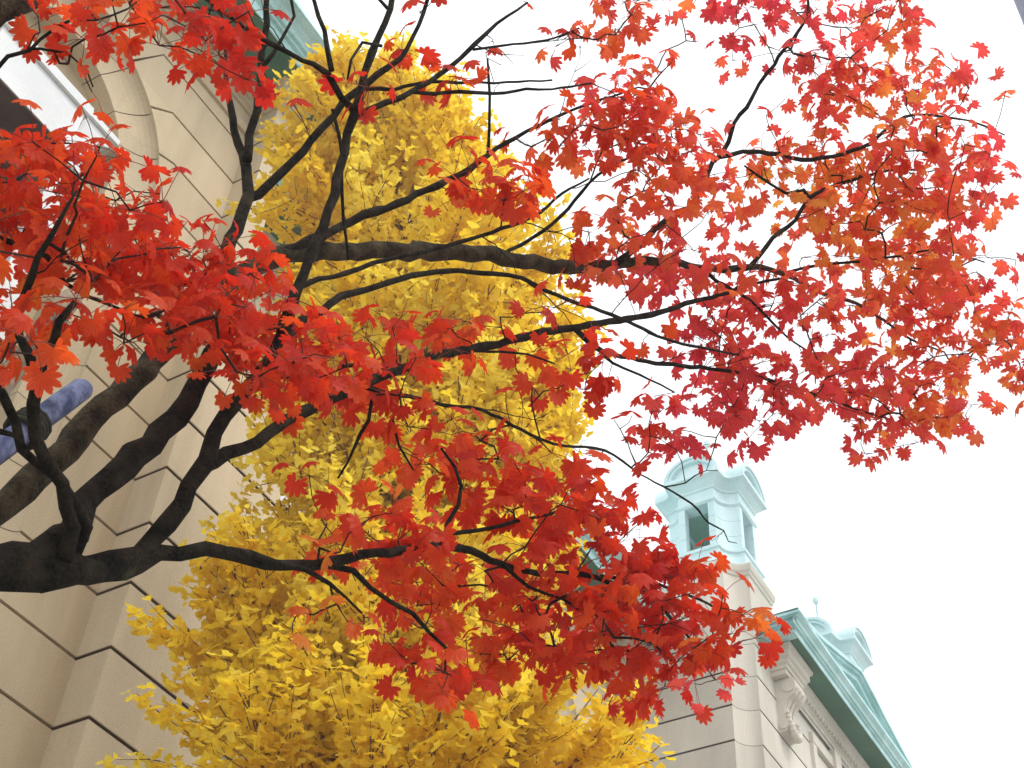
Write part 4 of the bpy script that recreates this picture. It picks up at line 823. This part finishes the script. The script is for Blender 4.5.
# connect the sprays to the limbs, nearest first, growing a twig tree
import heapq
order = []
for s in sprays: order.append((min((s[0] - n.p).length_squared for n in nodes), len(order)))
order.sort()
ends = []
twig_paths = {k: [] for k in MAINS}
for _, i in order:
    P = sprays[i][0]; best = None
    for n in nodes:
        dd = (P - n.p); l = dd.length
        if l < .004: continue
        cost = l + (.02 if n.limb else .0) + (0.05 * max(0, -dd.z / l) if l > 0 else 0)
        if best is None or cost < best[0]: best = (cost, n)
    n = best[1]; L = (P - n.p).length; k = max(2, int(L / .035)); prev = n
    sag = Vector((rng.gauss(0, .12), rng.gauss(0, .12), rng.uniform(-.02, .22))) * L
    path = [n]
    for j in range(1, k + 1):
        t = j / k; q = n.p.lerp(P, t) + sag * (math.sin(math.pi * t) * .5) + (Vector((rng.gauss(0, .004), rng.gauss(0, .004), rng.gauss(0, .004))) if j < k else Vector((0, 0, 0)))
        nd = Node(); nd.p = q; nd.par = prev; nd.main = n.main; nd.n = 0; nd.limb = False; nd.r = 0; nodes.append(nd); path.append(nd); prev = nd
    twig_paths[n.main].append(path); ends.append((i, prev))
for i, e in ends:
    q = e
    while q is not None and not q.limb: q.n += 1; q = q.par
fol = {k: MB() for k in MAINS}; fol2 = {k: MB() for k in MAINS}; tw = {}
def root_of(x):
    while x.par is not None and not x.par.limb: x = x.par
    return x
for mn, paths in twig_paths.items():
    for path in paths:
        r_ = root_of(path[1]); mb = tw.setdefault(id(r_), (mn, MB()))[1]
        rad = [min(.0011 * (max(1, x.n) ** .42), .0042) if not x.limb else min(x.r * .8, .0011 * (max(1, path[1].n) ** .42)) for x in path]
        mb.tube([x.p - mbase for x in path], rad, 5, 0, cap=False)
# one maple leaf: nine toothed lobes, folded along the veins
def maple_leaf(mb, P, tip, nrm, s):
    side = tip.cross(nrm).normalized(); nl = rng.choice((7, 9, 9)); spread = R_(rng.uniform(128, 150))
    droop = rng.uniform(.22, .68); fold = rng.uniform(-.05, .16); ring, mid, att = [], [], []
    def pt(r, a, z): return P + tip * (r * math.cos(a)) + side * (r * math.sin(a)) + nrm * z
    def zc(r, a): return -droop * (r / s) ** 2 * s - fold * s * abs(math.sin(a)) * (r / s)
    step = 2 * spread / nl
    for i in range(nl):
        a = -spread + step * (i + .5); L = s * (1 - .34 * (abs(a) / spread) ** 1.6) * rng.uniform(.93, 1.06)
        sw = step * .5
        def add(r, aa, bump): ring.append(pt(r, aa, zc(r, aa) + bump * s)); att.append(1.0 if bump == .02 else (.25 if bump > .012 else 0.0)); mid.append(pt(r * .5, aa, zc(r * .5, aa) + bump * .6 * s))
        add(L * (.68 if i else .38), a - sw, -.03)
        add(L * .86, a - sw * .66, -.008); add(L * .83, a - sw * .52, .0)
        add(L * .95, a - sw * .34, .01); add(L * .92, a - sw * .22, .015)
        add(L, a, .02)
        add(L * .92, a + sw * .22, .015); add(L * .95, a + sw * .34, .01)
        add(L * .83, a + sw * .52, .0); add(L * .86, a + sw * .66, -.008)
    ring.append(pt(s * .25, spread, zc(s * .25, spread))); mid.append(pt(s * .12, spread, 0))
    att.append(0.0); mb.att += [.5] + att + att
    n = len(ring)
    mb.add([P] + mid + ring, [(0, i + 1, i + 2) for i in range(n - 1)] + [(i + 1, n + i + 1, n + i + 2, i + 2) for i in range(n - 1)])
nleaf = 0
view = CD
for i, e in ends:
    P, k, sp = sprays[i]
    az0 = rng.uniform(0, 6.28)
    for j in range(k):
        az = az0 + j * 2 * math.pi / max(k, 2) + rng.gauss(0, .5); dr = rng.uniform(.40, 1.25) if rng.random() < .85 else rng.uniform(-.1, .4)
        out = Vector((math.cos(az), math.sin(az), 0))
        tip = out * math.cos(dr) + Vector((0, 0, -math.sin(dr)))
        up = Vector((rng.gauss(0, .38), rng.gauss(0, .38), 1)) - view * .25; nrm = (up - tip * up.dot(tip)).normalized()
        base = P + out * (sp * rng.uniform(.5, 1.5)) + Vector((rng.gauss(0, .012), rng.gauss(0, .012), rng.gauss(0, .018) + .004))
        dist = (P - Vector((0, 0, CAM_H))).length; s = LEAF * size_at(dist) * .56 * rng.uniform(.72, 1.18)
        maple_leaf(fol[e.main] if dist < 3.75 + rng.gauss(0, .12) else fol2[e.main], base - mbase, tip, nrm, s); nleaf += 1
        a, b = P - mbase, base - mbase
        tw[id(root_of(e))][1].tube([a, a.lerp(b, .5) + Vector((0, 0, .006)), b], [.0008, .0007, .0007], 3, 1, cap=False)
for mn in MAINS:
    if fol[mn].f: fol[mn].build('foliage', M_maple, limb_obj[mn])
    if fol2[mn].f: fol2[mn].build('foliage', M_maple_glare, limb_obj[mn])
for mn, mb in tw.values(): mb.build('twig', [M_twig, M_petiole], limb_obj[mn])
print('sprays', len(sprays), 'leaves', nleaf)

# ------------------------------------------------------------------ props and pole
def log_pole(name, top, second, rtop, rbot, m, label, cat, cap_r):
    d = (second - top).normalized(); t = (top.z + .05) / -d.z
    foot = top + d * t
    e = empty(name, (foot.x, foot.y, 0)); o = Vector((foot.x, foot.y, 0))
    pts = [foot + (top - foot) * (i / 40) - o for i in range(41)]
    rad = [rbot + (rtop - rbot) * i / 40 for i in range(41)]
    pts += [pts[-1] + -d * .012, pts[-1] + -d * .02]; rad += [rtop * .85, rtop * .5]
    b = MB(); b.tube(pts, rad, 18, rough=.035, rng=rng); b.build('shaft', m, e, smooth=True)
    tag(e, label, cat); return e, o, d
top = at(82, 389, 4.2); sec = at(-40, 477, 3.75)
e, o, d = log_pole('wooden_prop', top, sec, .033, .042, M_blue, 'blue stained log prop leaning behind the dark maple limbs', 'prop pole', .04)
# rope binding near the limb
rb_ = MB()
pc = at(22, 436, 4.0)
tt = (pc - top).dot(d); pc = top + d * tt - o
u = d.orthogonal().normalized(); v = d.cross(u)
for k in range(5):
    c = pc + d * (k * .016 - .03); rb_.tube([c + (u * math.cos(a / 12 * 6.2832) + v * math.sin(a / 12 * 6.2832)) * .046 for a in range(13)], [.008] * 13, 6, cap=False)
rb_.build('rope_binding', noisy('dark_rope', (.012, .012, .009), (.05, .045, .03), 20, 120, .95, .5), e, smooth=True)
top2 = at(72, 298, 4.7); sec2 = at(5, 380, 4.4)
log_pole('wooden_prop', top2, sec2, .034, .046, M_grey, 'grey weathered bark log prop leaning left of the blue log', 'prop pole', .04)
# tall blue-grey pole at the top right corner
pb = at(1024, 12, 7.0); pc = pb + CR * .145
e = empty('street_pole', (pc.x, pc.y, 0))
b = MB(); b.lathe([(.22, 0), (.22, .03), (.17, .06), (.15, .4), (.145, pb.z + 2.0), (.10, pb.z + 2.06), (.001, pb.z + 2.1)], 0, 0, 24)
b.build('shaft', M_steel, e, smooth=True)
b = MB()
for k in range(4):
    a = k * H90 + .785; b.lathe([(.016, .03), (.016, .055), (.001, .056)], .195 * math.cos(a), .195 * math.sin(a), 6)
b.build('anchor_bolts', M_steel, e)
tag(e, 'blue grey painted pole just showing in the top right corner', 'pole')
